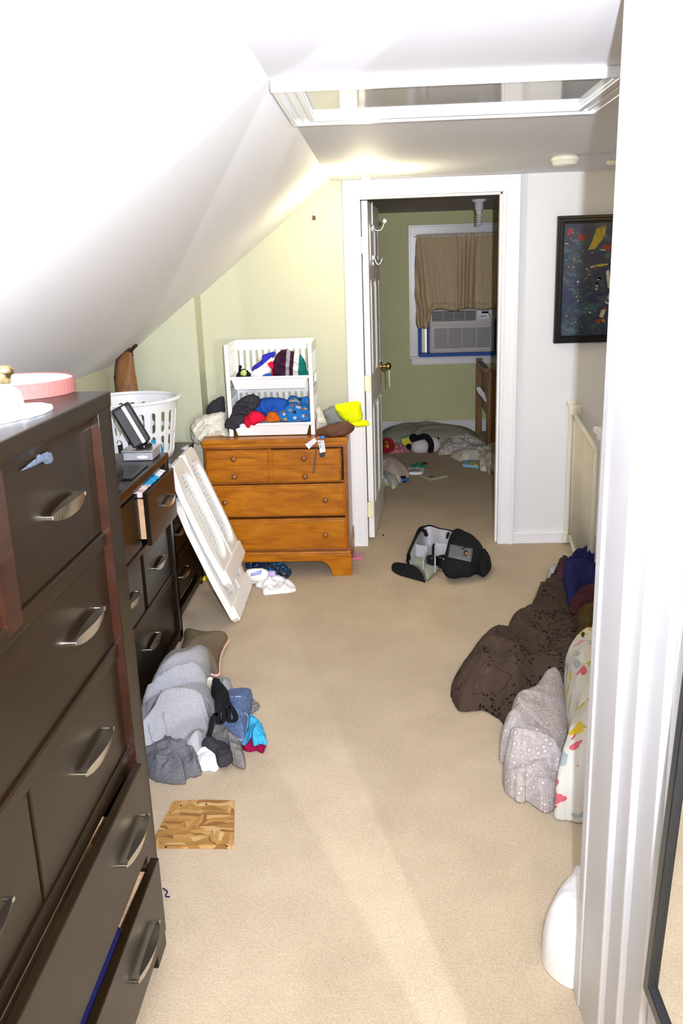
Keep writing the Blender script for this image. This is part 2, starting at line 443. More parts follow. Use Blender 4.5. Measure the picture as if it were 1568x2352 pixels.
class G:
    """collects shapes (world metres) and links them as one mesh"""

    def __init__(self):
        self.bm = bmesh.new()

    def box(self, lo, hi, bevel=0.0, M=None):
        lo, hi = Vector(lo), Vector(hi)
        c, s = (lo + hi) / 2, hi - lo
        r = bmesh.ops.create_cube(self.bm, size=1)
        vs = r['verts']
        bmesh.ops.scale(self.bm, vec=[abs(k) for k in s], verts=vs)
        bmesh.ops.translate(self.bm, vec=c, verts=vs)
        if bevel:
            es = list({e for v in vs for e in v.link_edges})
            rb = bmesh.ops.bevel(self.bm, geom=es, offset=min(bevel, min(abs(k) for k in s) * 0.45), segments=2, affect='EDGES', profile=0.5)
            vs = list({v for f in rb['faces'] for v in f.verts} | {v for v in vs if v.is_valid})
        if M is not None:
            bmesh.ops.transform(self.bm, matrix=M, verts=vs)
        return self

    def cyl(self, a, b, r1, r2=None, seg=20, caps=True):
        a, b = Vector(a), Vector(b)
        r2 = r1 if r2 is None else r2
        d = b - a
        r = bmesh.ops.create_cone(self.bm, cap_ends=caps, segments=seg, radius1=r1, radius2=r2, depth=d.length)
        M = Matrix.Translation((a + b) / 2) @ d.to_track_quat('Z', 'Y').to_matrix().to_4x4()
        bmesh.ops.transform(self.bm, matrix=M, verts=r['verts'])
        return self

    def ball(self, c, r, seg=20, sc=(1, 1, 1), M=None):
        q = bmesh.ops.create_uvsphere(self.bm, u_segments=seg, v_segments=max(8, seg // 2), radius=r)
        bmesh.ops.scale(self.bm, vec=sc, verts=q['verts'])
        if M is not None:
            bmesh.ops.transform(self.bm, matrix=M, verts=q['verts'])
        bmesh.ops.translate(self.bm, vec=c, verts=q['verts'])
        return self

    def lathe(self, c, prof, seg=32, M=None):
        """prof: list of (radius, height)"""
        rings = []
        for (r, h) in prof:
            ring = []
            for k in range(seg):
                a = 2 * math.pi * k / seg
                v = Vector((max(r, 1e-4) * math.cos(a), max(r, 1e-4) * math.sin(a), h))
                if M is not None: v = M @ v
                ring.append(self.bm.verts.new(v + Vector(c)))
            rings.append(ring)
        for i in range(len(rings) - 1):
            for k in range(seg):
                self.bm.faces.new((rings[i][k], rings[i][(k + 1) % seg], rings[i + 1][(k + 1) % seg], rings[i + 1][k]))
        return self

    def tube(self, pts, rad, seg=8, closed=False):
        pts = [Vector(p) for p in pts]
        n_ = len(pts)
        rings = []
        for i, p in enumerate(pts):
            if closed:
                t = pts[(i + 1) % n_] - pts[i - 1]
            else:
                t = pts[min(i + 1, n_ - 1)] - pts[max(i - 1, 0)]
            q = t.to_track_quat('Z', 'Y').to_matrix()
            rr_ = rad[i] if isinstance(rad, (list, tuple)) else rad
            rings.append([self.bm.verts.new(p + q @ Vector((rr_ * math.cos(2 * math.pi * k / seg), rr_ * math.sin(2 * math.pi * k / seg), 0))) for k in range(seg)])
        m_ = n_ if closed else n_ - 1
        for i in range(m_):
            a, b_ = rings[i], rings[(i + 1) % n_]
            # match the ring start to avoid twists
            off = min(range(seg), key=lambda o_: (a[0].co - b_[o_].co).length)
            for k in range(seg):
                self.bm.faces.new((a[k], a[(k + 1) % seg], b_[(k + 1 + off) % seg], b_[(k + off) % seg]))
        if not closed:
            for rg in (rings[0], rings[-1]):
                try: self.bm.faces.new(rg)
                except ValueError: pass
        return self

    def prism(self, pts, vec):
        """closed planar outline pushed along vec"""
        a = [self.bm.verts.new(Vector(p)) for p in pts]
        b_ = [self.bm.verts.new(Vector(p) + Vector(vec)) for p in pts]
        k = len(a)
        self.bm.faces.new(a)
        self.bm.faces.new(list(reversed(b_)))
        for i in range(k):
            self.bm.faces.new((a[i], a[(i + 1) % k], b_[(i + 1) % k], b_[i]))
        return self

    def done(self, name, material, parent=None, smooth=False, bevel=0.0, M=None, label=None, subsurf=0):
        bm = self.bm
        if M is not None:
            bmesh.ops.transform(bm, matrix=M, verts=bm.verts)
        bmesh.ops.recalc_face_normals(bm, faces=bm.faces)
        if parent is not None:
            off = origin_of(parent)
            bmesh.ops.translate(bm, vec=-off, verts=bm.verts)
            org = Vector((0, 0, 0))
        else:
            lo = Vector([min(v.co[i] for v in bm.verts) for i in range(3)])
            hi = Vector([max(v.co[i] for v in bm.verts) for i in range(3)])
            org = Vector(((lo.x + hi.x) / 2, (lo.y + hi.y) / 2, lo.z))
            bmesh.ops.translate(bm, vec=-org, verts=bm.verts)
        me = bpy.data.meshes.new(name)
        bm.to_mesh(me)
        bm.free()
        o = bpy.data.objects.new(name, me)
        COL.objects.link(o)
        o.location = org
        if parent is not None:
            o.parent = parent
        me.materials.append(MATS[material])
        if smooth:
            for p in me.polygons: p.use_smooth = True
        if bevel:
            md = o.modifiers.new('bevel', 'BEVEL')
            md.width = bevel; md.segments = 2; md.limit_method = 'ANGLE'
        if subsurf:
            md = o.modifiers.new('subdivision', 'SUBSURF')
            md.levels = subsurf; md.render_levels = subsurf
        if label: o['label'] = label
        return o


def struct(name, g, material, parent=None, **kw):
    o = g.done(name, material, parent, **kw)
    if parent is None:
        o['kind'] = 'structure'
    return o


def spline(pts, per=10, closed=True):
    pts = [Vector(p) for p in pts]
    k = len(pts)
    out = []
    rng = range(k) if closed else range(k - 1)
    for i in rng:
        if closed:
            p0, p1, p2, p3 = pts[i - 1], pts[i], pts[(i + 1) % k], pts[(i + 2) % k]
        else:
            p0, p1, p2, p3 = pts[max(i - 1, 0)], pts[i], pts[i + 1], pts[min(i + 2, k - 1)]
        for s in range(per):
            t = s / per
            out.append(0.5 * ((2 * p1) + (-p0 + p2) * t + (2 * p0 - 5 * p1 + 4 * p2 - p3) * t * t + (-p0 + 3 * p1 - 3 * p2 + p3) * t ** 3))
    if not closed: out.append(pts[-1])
    return out


def fold(p, seed, freq, ang, stretch, fine=0.32):
    """crease height 0..1 of a rumpled cloth at a flat position"""
    c, s = math.cos(ang), math.sin(ang)
    x, y = p.x * c + p.y * s, (-p.x * s + p.y * c)
    w = noise.noise(Vector((p.x * freq * 0.6, p.y * freq * 0.6, seed * 7.3)))
    q = Vector((x * freq + w * 1.3, y * freq / stretch + w * 0.8, seed * 3.1))
    a = 1 - min(1, math.sqrt(noise.noise(q) ** 2 + 0.0016) * 2.6)
    q2 = Vector((y * freq * 1.7 + w, x * freq * 1.3, seed * 5.7 + 9))
    b_ = 1 - min(1, math.sqrt(noise.noise(q2) ** 2 + 0.0016) * 2.6)
    return (1 - fine) * a ** 1.5 + fine * b_ ** 1.6


def cloth(name, outline, normal, height, material, seed=1, parent=None, fold_amt=0.5, freq=9.0, ang=0.6, stretch=3.0, rings=34, centre=None, power=2.6, thick=0.004, wobble=0.006, per=10, tilt=None, flat=0.5, fine=0.32):
    """a crumpled cloth lying on (or hanging in) a plane: smooth outline, rounded body, creases, closed underneath"""
    g_ = G()
    nrm = Vector(normal).normalized()
    pts = spline(outline, per)
    k = len(pts)
    cen = Vector(centre) if centre is not None else sum(pts, Vector()) / k
    u = (pts[0] - cen); u = (u - nrm * u.dot(nrm)).normalized()
    v = nrm.cross(u)
    prev = None
    ctr_h = None
    for i in range(rings + 1):
        t = (i / rings)
        t_ = t ** 0.8
        ring = []
        for j, q in enumerate(pts):
            if i == 0 and j > 0: break
            p = cen + (q - cen) * t_
            d = p - cen
            f2 = Vector((d.dot(u), d.dot(v), 0))
            w = Vector((q - cen).normalized()) * (wobble * noise.noise(Vector((j * 0.35, seed, 0))) * t_)
            env = max(0.0, 1 - t_ ** power) ** flat
            h = height * env * (1 - fold_amt + fold_amt * fold(f2, seed, freq, ang, stretch, fine) * 1.25)
            h += height * 0.12 * (fine / 0.32) * (1 - t_ ** 6) * noise.noise(Vector((f2.x * 45, f2.y * 45, seed)))* fold_amt
            if tilt is not None: h += max(0, tilt.dot(d)) * env
            ring.append(g_.bm.verts.new(p + w + nrm * (max(h, 0) + thick)))
        if i == 1:
            for j in range(k): g_.bm.faces.new((prev[0], ring[j], ring[(j + 1) % k]))
        elif i > 1:
            for j in range(k): g_.bm.faces.new((prev[j], ring[j], ring[(j + 1) % k], prev[(j + 1) % k]))
        prev = ring
    low = [g_.bm.verts.new(x.co - nrm * thick) for x in prev]
    for j in range(k): g_.bm.faces.new((prev[j], low[j], low[(j + 1) % k], prev[(j + 1) % k]))
    cb = g_.bm.verts.new(cen)
    for j in range(k): g_.bm.faces.new((low[(j + 1) % k], low[j], cb))
    return g_.done(name, material, parent, smooth=True)


UP = (0, 0, 1)


def floor_cloth(name, px, z, height, material, label, cat, group=None, xmin=-9, xmax=9, **kw):
    pts = [U(x, y, 'z', z + kw.get('zmid', 0.0)) for x, y in px]
    pts = [Vector((min(max(p.x, xmin), xmax), p.y, p.z)) for p in pts]
    zm = kw.pop('zmid', 0.0)
    pts = [Vector((p.x, p.y, z)) for p in pts]
    o = cloth(name, pts, UP, height, material, **kw)
    return tag(o, label, cat, group)


def hang_cloth(name, px, yplane, bulge, material, label=None, cat=None, group=None, **kw):
    pts = [U(x, y, 'y', yplane) for x, y in px]
    o = cloth(name, pts, (0, -1, 0), bulge, material, **kw)
    return tag(o, label, cat, group)


def slot_panel(g, fmap, u0, u1, v0, v1, n_, wfrac, m_lo, m_hi, seg=6):
    """a sheet with a row of rounded slots; fmap(u, v) places it in the room"""
    pit = (u1 - u0) / n_
    hw = pit * wfrac / 2
    for k in range(n_):
        a, b = u0 + k * pit, u0 + (k + 1) * pit
        cu, va, vb = (a + b) / 2, v0 + m_lo + hw, v1 - m_hi - hw
        if vb < va: vb = va = (va + vb) / 2
        inner, outer = [], []
        for (cv, s0) in ((vb, 0), (va, math.pi)):
            for i in range(seg + 1):
                t = s0 + math.pi * i / seg
                inner.append((cu + hw * math.cos(t), cv + hw * math.sin(t)))
                f = i / seg
                if s0 == 0:
                    outer.append((b, vb) if i == 0 else (a, vb) if i == seg else (b - (b - a) * f, v1))
                else:
                    outer.append((a, va) if i == 0 else (b, va) if i == seg else (a + (b - a) * f, v0))
        iv = [g.bm.verts.new(fmap(*p)) for p in inner]
        ov = [g.bm.verts.new(fmap(*p)) for p in outer]
        m_ = len(iv)
        for i in range(m_):
            j = (i + 1) % m_
            g.bm.faces.new((iv[i], iv[j], ov[j], ov[i]))
        for (c_, v_, w_i) in ((b, v1, (0, 1)), (a, v1, (seg - 1, seg)), (a, v0, (seg + 1, seg + 2)), (b, v0, (2 * seg, 2 * seg + 1))):
            g.bm.faces.new((ov[w_i[0]], ov[w_i[1]], g.bm.verts.new(fmap(c_, v_))))
    bmesh.ops.remove_doubles(g.bm, verts=g.bm.verts, dist=1e-5)


def solid(o, th):
    md = o.modifiers.new('thickness', 'SOLIDIFY'); md.thickness = th; md.offset = 0
    return o


from mathutils.bvhtree import BVHTree


def surf(o):
    org = origin_of(o)
    me = o.data
    return BVHTree.FromPolygons([v.co + org for v in me.vertices], [p.vertices[:] for p in me.polygons])


def hit(tree, px, py, fallback=None):
    d = (VIEW.transposed() @ Vector(((px - 784) / FOC, (py - 1176) / FOC, 1.0))).normalized()
    loc, nrm, i, dist = tree.ray_cast(EYE, d)
    if loc is None: return fallback
    return loc, nrm, d


def patch(name, target, quad, material, parent=None, nu=12, nv=12, lift=0.003, label=None):
    """a sewn-on piece of cloth that follows the surface of another piece: quad = its four corners"""
    tree = surf(target)
    g = G()
    grid = []
    last = None
    for i in range(nu + 1):
        row = []
        for j in range(nv + 1):
            u, v = i / nu, j / nv
            x = (quad[0][0] * (1 - u) + quad[1][0] * u) * (1 - v) + (quad[3][0] * (1 - u) + quad[2][0] * u) * v
            y = (quad[0][1] * (1 - u) + quad[1][1] * u) * (1 - v) + (quad[3][1] * (1 - u) + quad[2][1] * u) * v
            h_ = hit(tree, x, y, last)
            last = h_
            row.append(None if h_ is None else g.bm.verts.new(h_[0] + (h_[1] if h_[1].dot(h_[2]) < 0 else -h_[1]) * lift))
        grid.append(row)
    for i in range(nu):
        for j in range(nv):
            q = (grid[i][j], grid[i + 1][j], grid[i + 1][j + 1], grid[i][j + 1])
            if all(v is not None for v in q): g.bm.faces.new(q)
    for v in [v for v in g.bm.verts if not v.link_faces]: g.bm.verts.remove(v)
    o = g.done(name, material, parent if parent is not None else target, smooth=True, label=label)
    return solid(o, 0.0025)


def trace(name, target, pts, material, rad=0.0015, parent=None, lift=0.001, label=None):
    """a cord or seam that follows the surface of another piece"""
    tree = surf(target)
    q = []
    for x, y in pts:
        h_ = hit(tree, x, y)
        if h_: q.append(h_[0] - h_[2] * lift)
    if len(q) < 2: return None
    g = G(); g.tube(spline(q, 5, False), rad, 6)
    return g.done(name, material, parent if parent is not None else target, smooth=True, label=label)


def zz(pts, ox, oy, s):
    return [(ox + x * s, oy + y * s) for x, y in pts]

# ------------------------------------------------------------------ the room shell
HC = 2.055                     # ceiling height
SLX, KNX, KNZ = -0.265, -1.465, 1.135   # slope starts / knee wall / its height
YF = 4.97                      # face of the far wall
YR = 8.57                      # far wall of the next room

g = G()
g.box((-1.7, -2.3, -0.12), (1.09, 8.8, 0)); g.box((1.09, -2.3, -0.12), (2.3, 3.3, 0)); g.box((1.09, 5.0, -0.12), (2.1, 8.8, 0))
struct('floor', g, 'carpet')
g = G(); g.box((SLX - 0.05, -2.3, HC), (2.3, 5.09, HC + 0.1))
struct('ceiling', g, 'paint_ceiling')
g = G()
nx, nz = -0.608, 0.794
g.prism([(SLX, 2.288, HC), (KNX, 2.288, KNZ), (KNX + nx * 0.08 - .03, 2.288, KNZ + nz * 0.08), (SLX + nx * 0.08, 2.288, HC + nz * 0.08)], (0, 2.9, 0))
g.prism([(SLX + 0.004, -2.3, HC), (KNX + 0.004, -2.3, KNZ - 0.004), (KNX + nx * 0.08 - .03, -2.3, KNZ + nz * 0.08), (SLX + nx * 0.08, -2.3, HC + nz * 0.08)], (0, 4.59, 0))
struct('ceiling_slope', g, 'paint_slope')
g = G(); g.tube([(SLX + (KNX - SLX) * k / 40, 2.288 + 0.003 * math.sin(k * 1.7), HC + (KNZ - HC) * k / 40) for k in range(41)], 0.0035, 6); struct('trim_5', g, 'paint_slope', smooth=True)
g = G(); g.box((KNX - 0.1, -2.3, 0), (KNX, 5.09, KNZ + 0.03)); struct('wall_left', g, 'paint_green')
g = G(); g.box((KNX - 0.1, 4.80, 0), (-1.013, 5.09, 1.9)); struct('wall_far_corner', g, 'paint_green')
g = G(); g.box((-1.02, YF, 0), (-0.13, 5.09, HC)); struct('wall_far', g, 'paint_green')
g = G(); g.box((0.675, YF, -2.2), (2.3, 5.09, HC)); g.box((-0.13, YF, 1.99), (0.675, 5.09, HC)); struct('wall_far_right', g, 'paint_white')
g = G(); g.box((2.2, -2.3, -2.2), (2.3, 5.0, HC)); struct('wall_stair_right', g, 'paint_white')
g = G(); g.box((1.09, 3.2, -2.2), (2.2, 3.3, -0.02)); g.box((1.04, 3.3, -2.2), (1.09, 4.97, -0.1)); struct('wall_stair_side', g, 'paint_white')
g = G(); g.box((KNX - 0.1, -2.4, 0), (2.3, -2.3, HC)); struct('wall_back', g, 'paint_white')
# next room
g = G(); g.box((-1.7, YR, 0), (2.1, YR + 0.1, 2.2)); struct('wall_next_room_far', g, 'paint_far_green')
g = G(); g.box((-1.7, 5.09, 0), (-1.6, YR, 2.2)); g.box((2.0, 5.09, 0), (2.1, YR, 2.2)); struct('wall_next_room_sides', g, 'paint_far_green')
g = G(); g.box((-1.7, 5.085, 2.07), (2.1, YR + .1, 2.17)); struct('ceiling_next_room', g, 'paint_far_ceiling')
g = G(); g.box((-1.6, YR - 0.015, 0), (1.99, YR, 0.115)); g.box((-1.6, YR - 0.02, 0.095), (1.99, YR, 0.105)); struct('baseboard_next_room', g, 'trim_gloss', bevel=0.003)
g = G(); g.box((0.745, YF - 0.014, 0), (1.085, YF, 0.075)); g.box((0.745, YF - 0.017, 0.055), (1.085, YF, 0.065)); struct('baseboard_far_right', g, 'trim_gloss', bevel=0.003)

# doorway trim, far door
XL, XR, ZH = -0.11, 0.655, 1.97
g = G()
for (a, b_, c, d) in ((XL - 0.093, XL, 0, ZH + 0.083), (XR, XR + 0.09, 0, ZH + 0.083)):
    g.box((a, YF - 0.016, c), (b_, YF, d))
g.box((XL - 0.093, YF - 0.0165, ZH), (XR + 0.09, YF, ZH + 0.083))
g.box((XL - 0.093, YF - 0.024, 0), (XL - 0.070, YF, ZH + 0.083)); g.box((XR + 0.067, YF - 0.024, 0), (XR + 0.09, YF, ZH + 0.083)); g.box((XL - 0.093, YF - 0.0245, ZH + 0.062), (XR + 0.09, YF, ZH + 0.0835))
g.box((XL - 0.016, YF - 0.020, 0), (XL - 0.006, YF, ZH + 0.012)); g.box((XR + 0.006, YF - 0.020, 0), (XR + 0.016, YF, ZH + 0.012)); g.box((XL - 0.016, YF - 0.0203, ZH + 0.006), (XR + 0.016, YF, ZH + 0.016))
struct('trim_1', g, 'trim_gloss', bevel=0.003)
g = G()
g.box((XL - 0.02, YF - 0.004, 0), (XL, 5.095, ZH + .02)); g.box((XR, YF - 0.004, 0), (XR + 0.02, 5.095, ZH + .02)); g.box((XL, YF - 0.004, ZH), (XR, 5.095, ZH + .02))
g.box((XL, 5.03, 0), (XL + 0.0, 5.04, ZH)) if False else None
g.box((XR - 0.012, 5.0, 0), (XR, 5.045, ZH)); g.box((XL, 5.0, ZH - 0.012), (XR, 5.045, ZH))
struct('trim_2', g, 'trim_gloss', bevel=0.002)

# far door leaf, hinged on the left jamb, open into the next room (local: x along the leaf, y thickness, z up)
HX, HY = XL + 0.004, 5.088
ang = math.atan2(0.755, 0.058)
DM = Matrix.Translation((HX, HY, 0.012)) @ Matrix.Rotation(ang, 4, 'Z')
door = thing('door_1', (HX, HY, 0.012), None, None)
door['kind'] = 'structure'
g = G()
LW, LH = 0.757, 1.945
g.box((0, -0.034, 0), (LW, 0, LH))
g.done('leaf', 'trim_gloss', door, bevel=0.002, M=DM)
g = G()
for (x0, x1) in ((0.10, 0.35), (0.41, 0.66)):
    for (z0, z1) in ((0.20, 0.80), (0.98, 1.52), (1.62, 1.83)):
        for fy in (-0.0375, -0.0005):
            g.box((x0, fy, z0), (x1, fy + 0.004, z0 + 0.014)); g.box((x0, fy, z1 - 0.014), (x1, fy + 0.004, z1)); g.box((x0, fy, z0), (x0 + 0.014, fy + 0.004, z1)); g.box((x1 - 0.014, fy, z0), (x1, fy + 0.004, z1))
            g.box((x0 + 0.035, fy + 0.0005, z0 + 0.035), (x1 - 0.035, fy + 0.0035, z1 - 0.035))
g.done('panel_moulding', 'trim_gloss', door, bevel=0.002, M=DM)
g = G()
g.cyl((0.69, -0.034, 0.96), (0.69, -0.044, 0.96), 0.030).cyl((0.69, -0.044, 0.96), (0.69, -0.075, 0.96), 0.011).ball((0.69, -0.085, 0.96), 0.026, sc=(1, 0.8, 1))
g.box((0.672, -0.037, 0.86), (0.708, -0.034, 1.0), 0.001)
g.done('door_knob', 'brass', door, smooth=True, M=DM)
for z in (0.215, 0.965, 1.72):
    g = G()
    g.cyl((XL + 0.012, YF + 0.03, z - 0.045), (XL + 0.012, YF + 0.03, z + 0.045), 0.009, seg=14)
    g.box((XL + 0.001, YF + 0.020, z - 0.045), (XL + 0.036, YF + 0.026, z + 0.045), 0.004)
    g.ball((XL + 0.025, YF + 0.02, z + 0.025), 0.004, 8); g.ball((XL + 0.025, YF + 0.02, z - 0.025), 0.004, 8)
    g.done('hinge', 'cream_hinge', door, label='cream painted hinge')
# hooks over the leaf
h = thing('over_door_hook', DM @ Vector((0.30, -0.036, 1.86)), 'white-tipped metal double hook high on the open white door', 'hook')
for (hz, nm) in ((1.80, 'upper'), (1.66, 'lower')):
    g = G()
    g.tube([DM @ Vector(p) for p in spline([(0.30, -0.036, hz + 0.03), (0.30, -0.05, hz), (0.30, -0.085, hz), (0.30, -0.105, hz + 0.04)] if hz > 1.7 else [(0.30, -0.036, hz), (0.30, -0.055, hz - 0.05), (0.30, -0.075, hz - 0.05), (0.30, -0.09, hz - 0.02)], 6, False)], 0.005)
    g.done('hook_arm', 'silver', h, smooth=True)
g = G(); g.ball(DM @ Vector((0.30, -0.107, 1.848)), 0.014, 12); g.done('hook_tip', 'porcelain', h, smooth=True, label='white knob on the hook end')
g = G(); g.box((0.285, -0.038, 1.60), (0.315, -0.0345, 1.955), 0.001); g.done('back_strap', 'silver', h, M=DM)
g = G()
tp = [DM @ Vector(p) for p in ((0.70, -0.088, 0.95), (0.715, -0.092, 0.88), (0.70, -0.090, 0.82), (0.685, -0.090, 0.88))]
g.prism(tp, (0.004, 0, 0))
tag(g.done('hanging_tag', 'tag_white'), 'small white tag hanging from the brass door knob', 'tag')

# ceiling hatch: wide moulding on three sides, a thin strip on the near side, glossy panel
g = G()
hx0, hx1, hy0, hy1 = SLX + 0.004, 0.655, 2.315, 2.875
z1 = HC
for k, (w0, w1, dz) in enumerate(((0, 0.075, 0.014), (0.0, 0.016, 0.024), (0.030, 0.040, 0.019), (0.056, 0.072, 0.022))):
    g.box((hx0 + w0, hy0, z1 - dz), (hx0 + w1, hy1 - w0, z1)); g.box((hx1 - w1, hy0, z1 - dz - .0002), (hx1 - w0, hy1 - w0, z1)); g.box((hx0 + w0, hy1 - w1, z1 - dz - .0004), (hx1 - w0, hy1 - w0, z1))
g.box((hx0, hy0 - 0.012, z1 - 0.027), (hx1, hy0, z1))
struct('trim_3', g, 'trim_gloss', bevel=0.002)
g = G(); g.box((hx0 + 0.07, hy0, z1 - 0.006), (hx1 - 0.07, hy1 - 0.07, z1 + 0.001)); struct('ceiling_hatch', g, 'hatch_gloss')

# wall and door lining right beside the camera
g = G(); g.box((0.432, 1.46, 0), (2.2, 1.626, HC)); g.box((0.50, -2.3, 0), (0.60, 1.5, HC)); struct('wall_right', g, 'paint_white')
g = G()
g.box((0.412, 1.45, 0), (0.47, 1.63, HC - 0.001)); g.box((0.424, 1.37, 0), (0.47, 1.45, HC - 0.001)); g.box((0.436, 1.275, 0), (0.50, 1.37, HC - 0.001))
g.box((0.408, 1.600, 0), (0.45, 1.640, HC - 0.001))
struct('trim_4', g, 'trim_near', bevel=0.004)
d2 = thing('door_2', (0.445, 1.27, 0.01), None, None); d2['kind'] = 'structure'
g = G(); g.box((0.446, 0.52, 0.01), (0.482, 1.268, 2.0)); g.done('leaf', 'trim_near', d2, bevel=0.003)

# ------------------------------------------------------------------ window of the next room
wy = YR
tl, br_ = U(937, 518, 'y', wy), U(1157, 812, 'y', wy)
wi = U(957, 536, 'y', wy)
win = thing('window_1', (tl.x, wy, br_.z), None, None); win['kind'] = 'structure'
g = G()
t_ = wi.x - tl.x
zt, zb, xr = tl.z, br_.z, br_.x + 0.06
g.box((tl.x, wy - 0.02, zb), (wi.x, wy, zt)); g.box((xr - t_, wy - 0.02, zb), (xr, wy, zt)); g.box((tl.x, wy - 0.021, zt - t_), (xr, wy, zt))
g.box((tl.x, wy - 0.03, zb), (tl.x + 0.02, wy, zt)); g.box((tl.x, wy - 0.031, zt - 0.02), (xr, wy, zt)); g.box((xr - 0.02, wy - 0.03, zb), (xr, wy, zt))
g.done('window_frame', 'trim_gloss', win, bevel=0.003)
g = G(); g.box((tl.x, wy - 0.07, zb - 0.02), (xr + 0.03, wy, zb)); g.box((tl.x + 0.02, wy - 0.022, zb - 0.085), (xr + .01, wy, zb - 0.02)); g.box((tl.x + 0.02, wy - 0.03, zb - 0.085), (xr + .01, wy, zb - 0.07))
g.done('window_sill', 'trim_gloss', win, bevel=0.003)
g = G(); g.box((wi.x, wy - 0.006, zb), (xr - t_, wy - 0.001, zt - t_))
pane = g.done('pane', 'window_daylight', win)
g = G(); g.box((wi.x, wy - 0.018, zb), (wi.x + .03, wy - 0.007, zt - t_)); g.box((xr - t_ - .03, wy - 0.018, zb), (xr - t_, wy - 0.007, zt - t_)); g.box((wi.x, wy - .018, (zb + zt) / 2 - .02), (xr - t_, wy - .007, (zb + zt) / 2 + .02))
g.done('sash', 'trim_gloss', win)

ay = wy - 0.14
a0, a1 = U(986, 711, 'y', ay), U(1134, 808, 'y', ay)
ac = thing('air_conditioner', ((a0.x + a1.x) / 2, ay, a1.z), 'beige window air conditioner under the tan curtain, framed by blue tape', 'air conditioner')
g = G(); g.box((a0.x, ay, a1.z), (a1.x, wy - 0.02, a0.z), 0.012); g.done('body', 'ac_plastic', ac)
sx = lambda f: a0.x + (a1.x - a0.x) * f
sz = lambda f: a0.z + (a1.z - a0.z) * f
g = G(); g.box((sx(0.04), ay - 0.006, sz(0.05)), (sx(0.71), ay + 0.002, sz(0.27)), 0.003); g.done('air_outlet', 'ac_dark', ac, label='dark louvred air outlet')
g = G()
for k in range(5): g.box((sx(0.05), ay - 0.008, sz(0.08 + k * 0.04)), (sx(0.70), ay - 0.004, sz(0.088 + k * 0.04)))
for k in range(1, 4): g.box((sx(0.04 + 0.67 * k / 4), ay - 0.0085, sz(0.06)), (sx(0.045 + 0.67 * k / 4), ay - 0.004, sz(0.26)))
g.done('louvre', 'ac_plastic', ac)
g = G(); g.box((sx(0.74), ay - 0.007, sz(0.05)), (sx(0.965), ay + 0.002, sz(0.25)), 0.003); cp = g.done('control_panel', 'ac_panel', ac, label='white control panel')
g = G(); g.box((sx(0.80), ay - 0.009, sz(0.075)), (sx(0.91), ay - 0.006, sz(0.12))); g.done('display', 'black_gloss', cp)
for k in range(5):
    g = G(); g.box((sx(0.77 + k * 0.022), ay - 0.0085, sz(0.17)), (sx(0.782 + k * 0.022), ay - 0.006, sz(0.20))); g.done('button', 'ac_dark', cp)
for (bx_, bz_, br_k) in ((0.92, 0.155, 0.008), (0.93, 0.21, 0.006)):
    g = G(); g.ball((sx(bx_), ay - 0.007, sz(bz_)), br_k, 10); g.done('button', 'ac_dark', cp)
g = G(); g.box((sx(0.03), ay - 0.005, sz(0.36)), (sx(0.97), ay + 0.002, sz(0.95)), 0.004); fp = g.done('front_grille', 'ac_plastic', ac)
g = G()
for k in range(17): g.box((sx(0.07), ay - 0.0058, sz(0.44 + k * 0.027)), (sx(0.94), ay - 0.0045, sz(0.453 + k * 0.027)))
g.done('intake_slots', 'ac_dark', fp, label='rows of dark intake slots')
for k in range(1, 4):
    g = G(); g.box((sx(0.06 + 0.88 * k / 4), ay - 0.007, sz(0.43)), (sx(0.07 + 0.88 * k / 4), ay - 0.004, sz(0.91))); g.done('grille_bar', 'ac_plastic', fp)
for (x0, x1) in ((wi.x + 0.002, sx(0) + 0.002), (sx(1.0) - 0.002, xr - t_ - 0.002)):
    g = G()
    g.box((x0, wy - 0.03, zb + 0.002), (x0 + 0.035, wy - 0.019, zb + 0.33)); g.box((x1 - 0.025, wy - 0.03, zb + 0.002), (x1, wy - 0.019, zb + 0.33)); g.box((x0, wy - 0.031, zb + 0.002), (x1, wy - 0.019, zb + 0.022))
    g.done('side_tape', 'painter_tape', ac, label='blue masking tape')
g = G(); g.box((wi.x + 0.01, wy - 0.15, zb + 0.001), (xr - t_, wy - 0.02, a1.z + 0.0005)); g.done('bottom_tape', 'painter_tape', ac, label='blue tape under the unit')
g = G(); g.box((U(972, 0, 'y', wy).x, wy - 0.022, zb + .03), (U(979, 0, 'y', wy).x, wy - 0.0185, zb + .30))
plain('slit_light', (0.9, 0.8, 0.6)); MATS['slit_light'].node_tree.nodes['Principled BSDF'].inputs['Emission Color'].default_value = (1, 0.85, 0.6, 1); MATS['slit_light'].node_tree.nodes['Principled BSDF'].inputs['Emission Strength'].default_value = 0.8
g.done('pane_slit', 'slit_light', win)

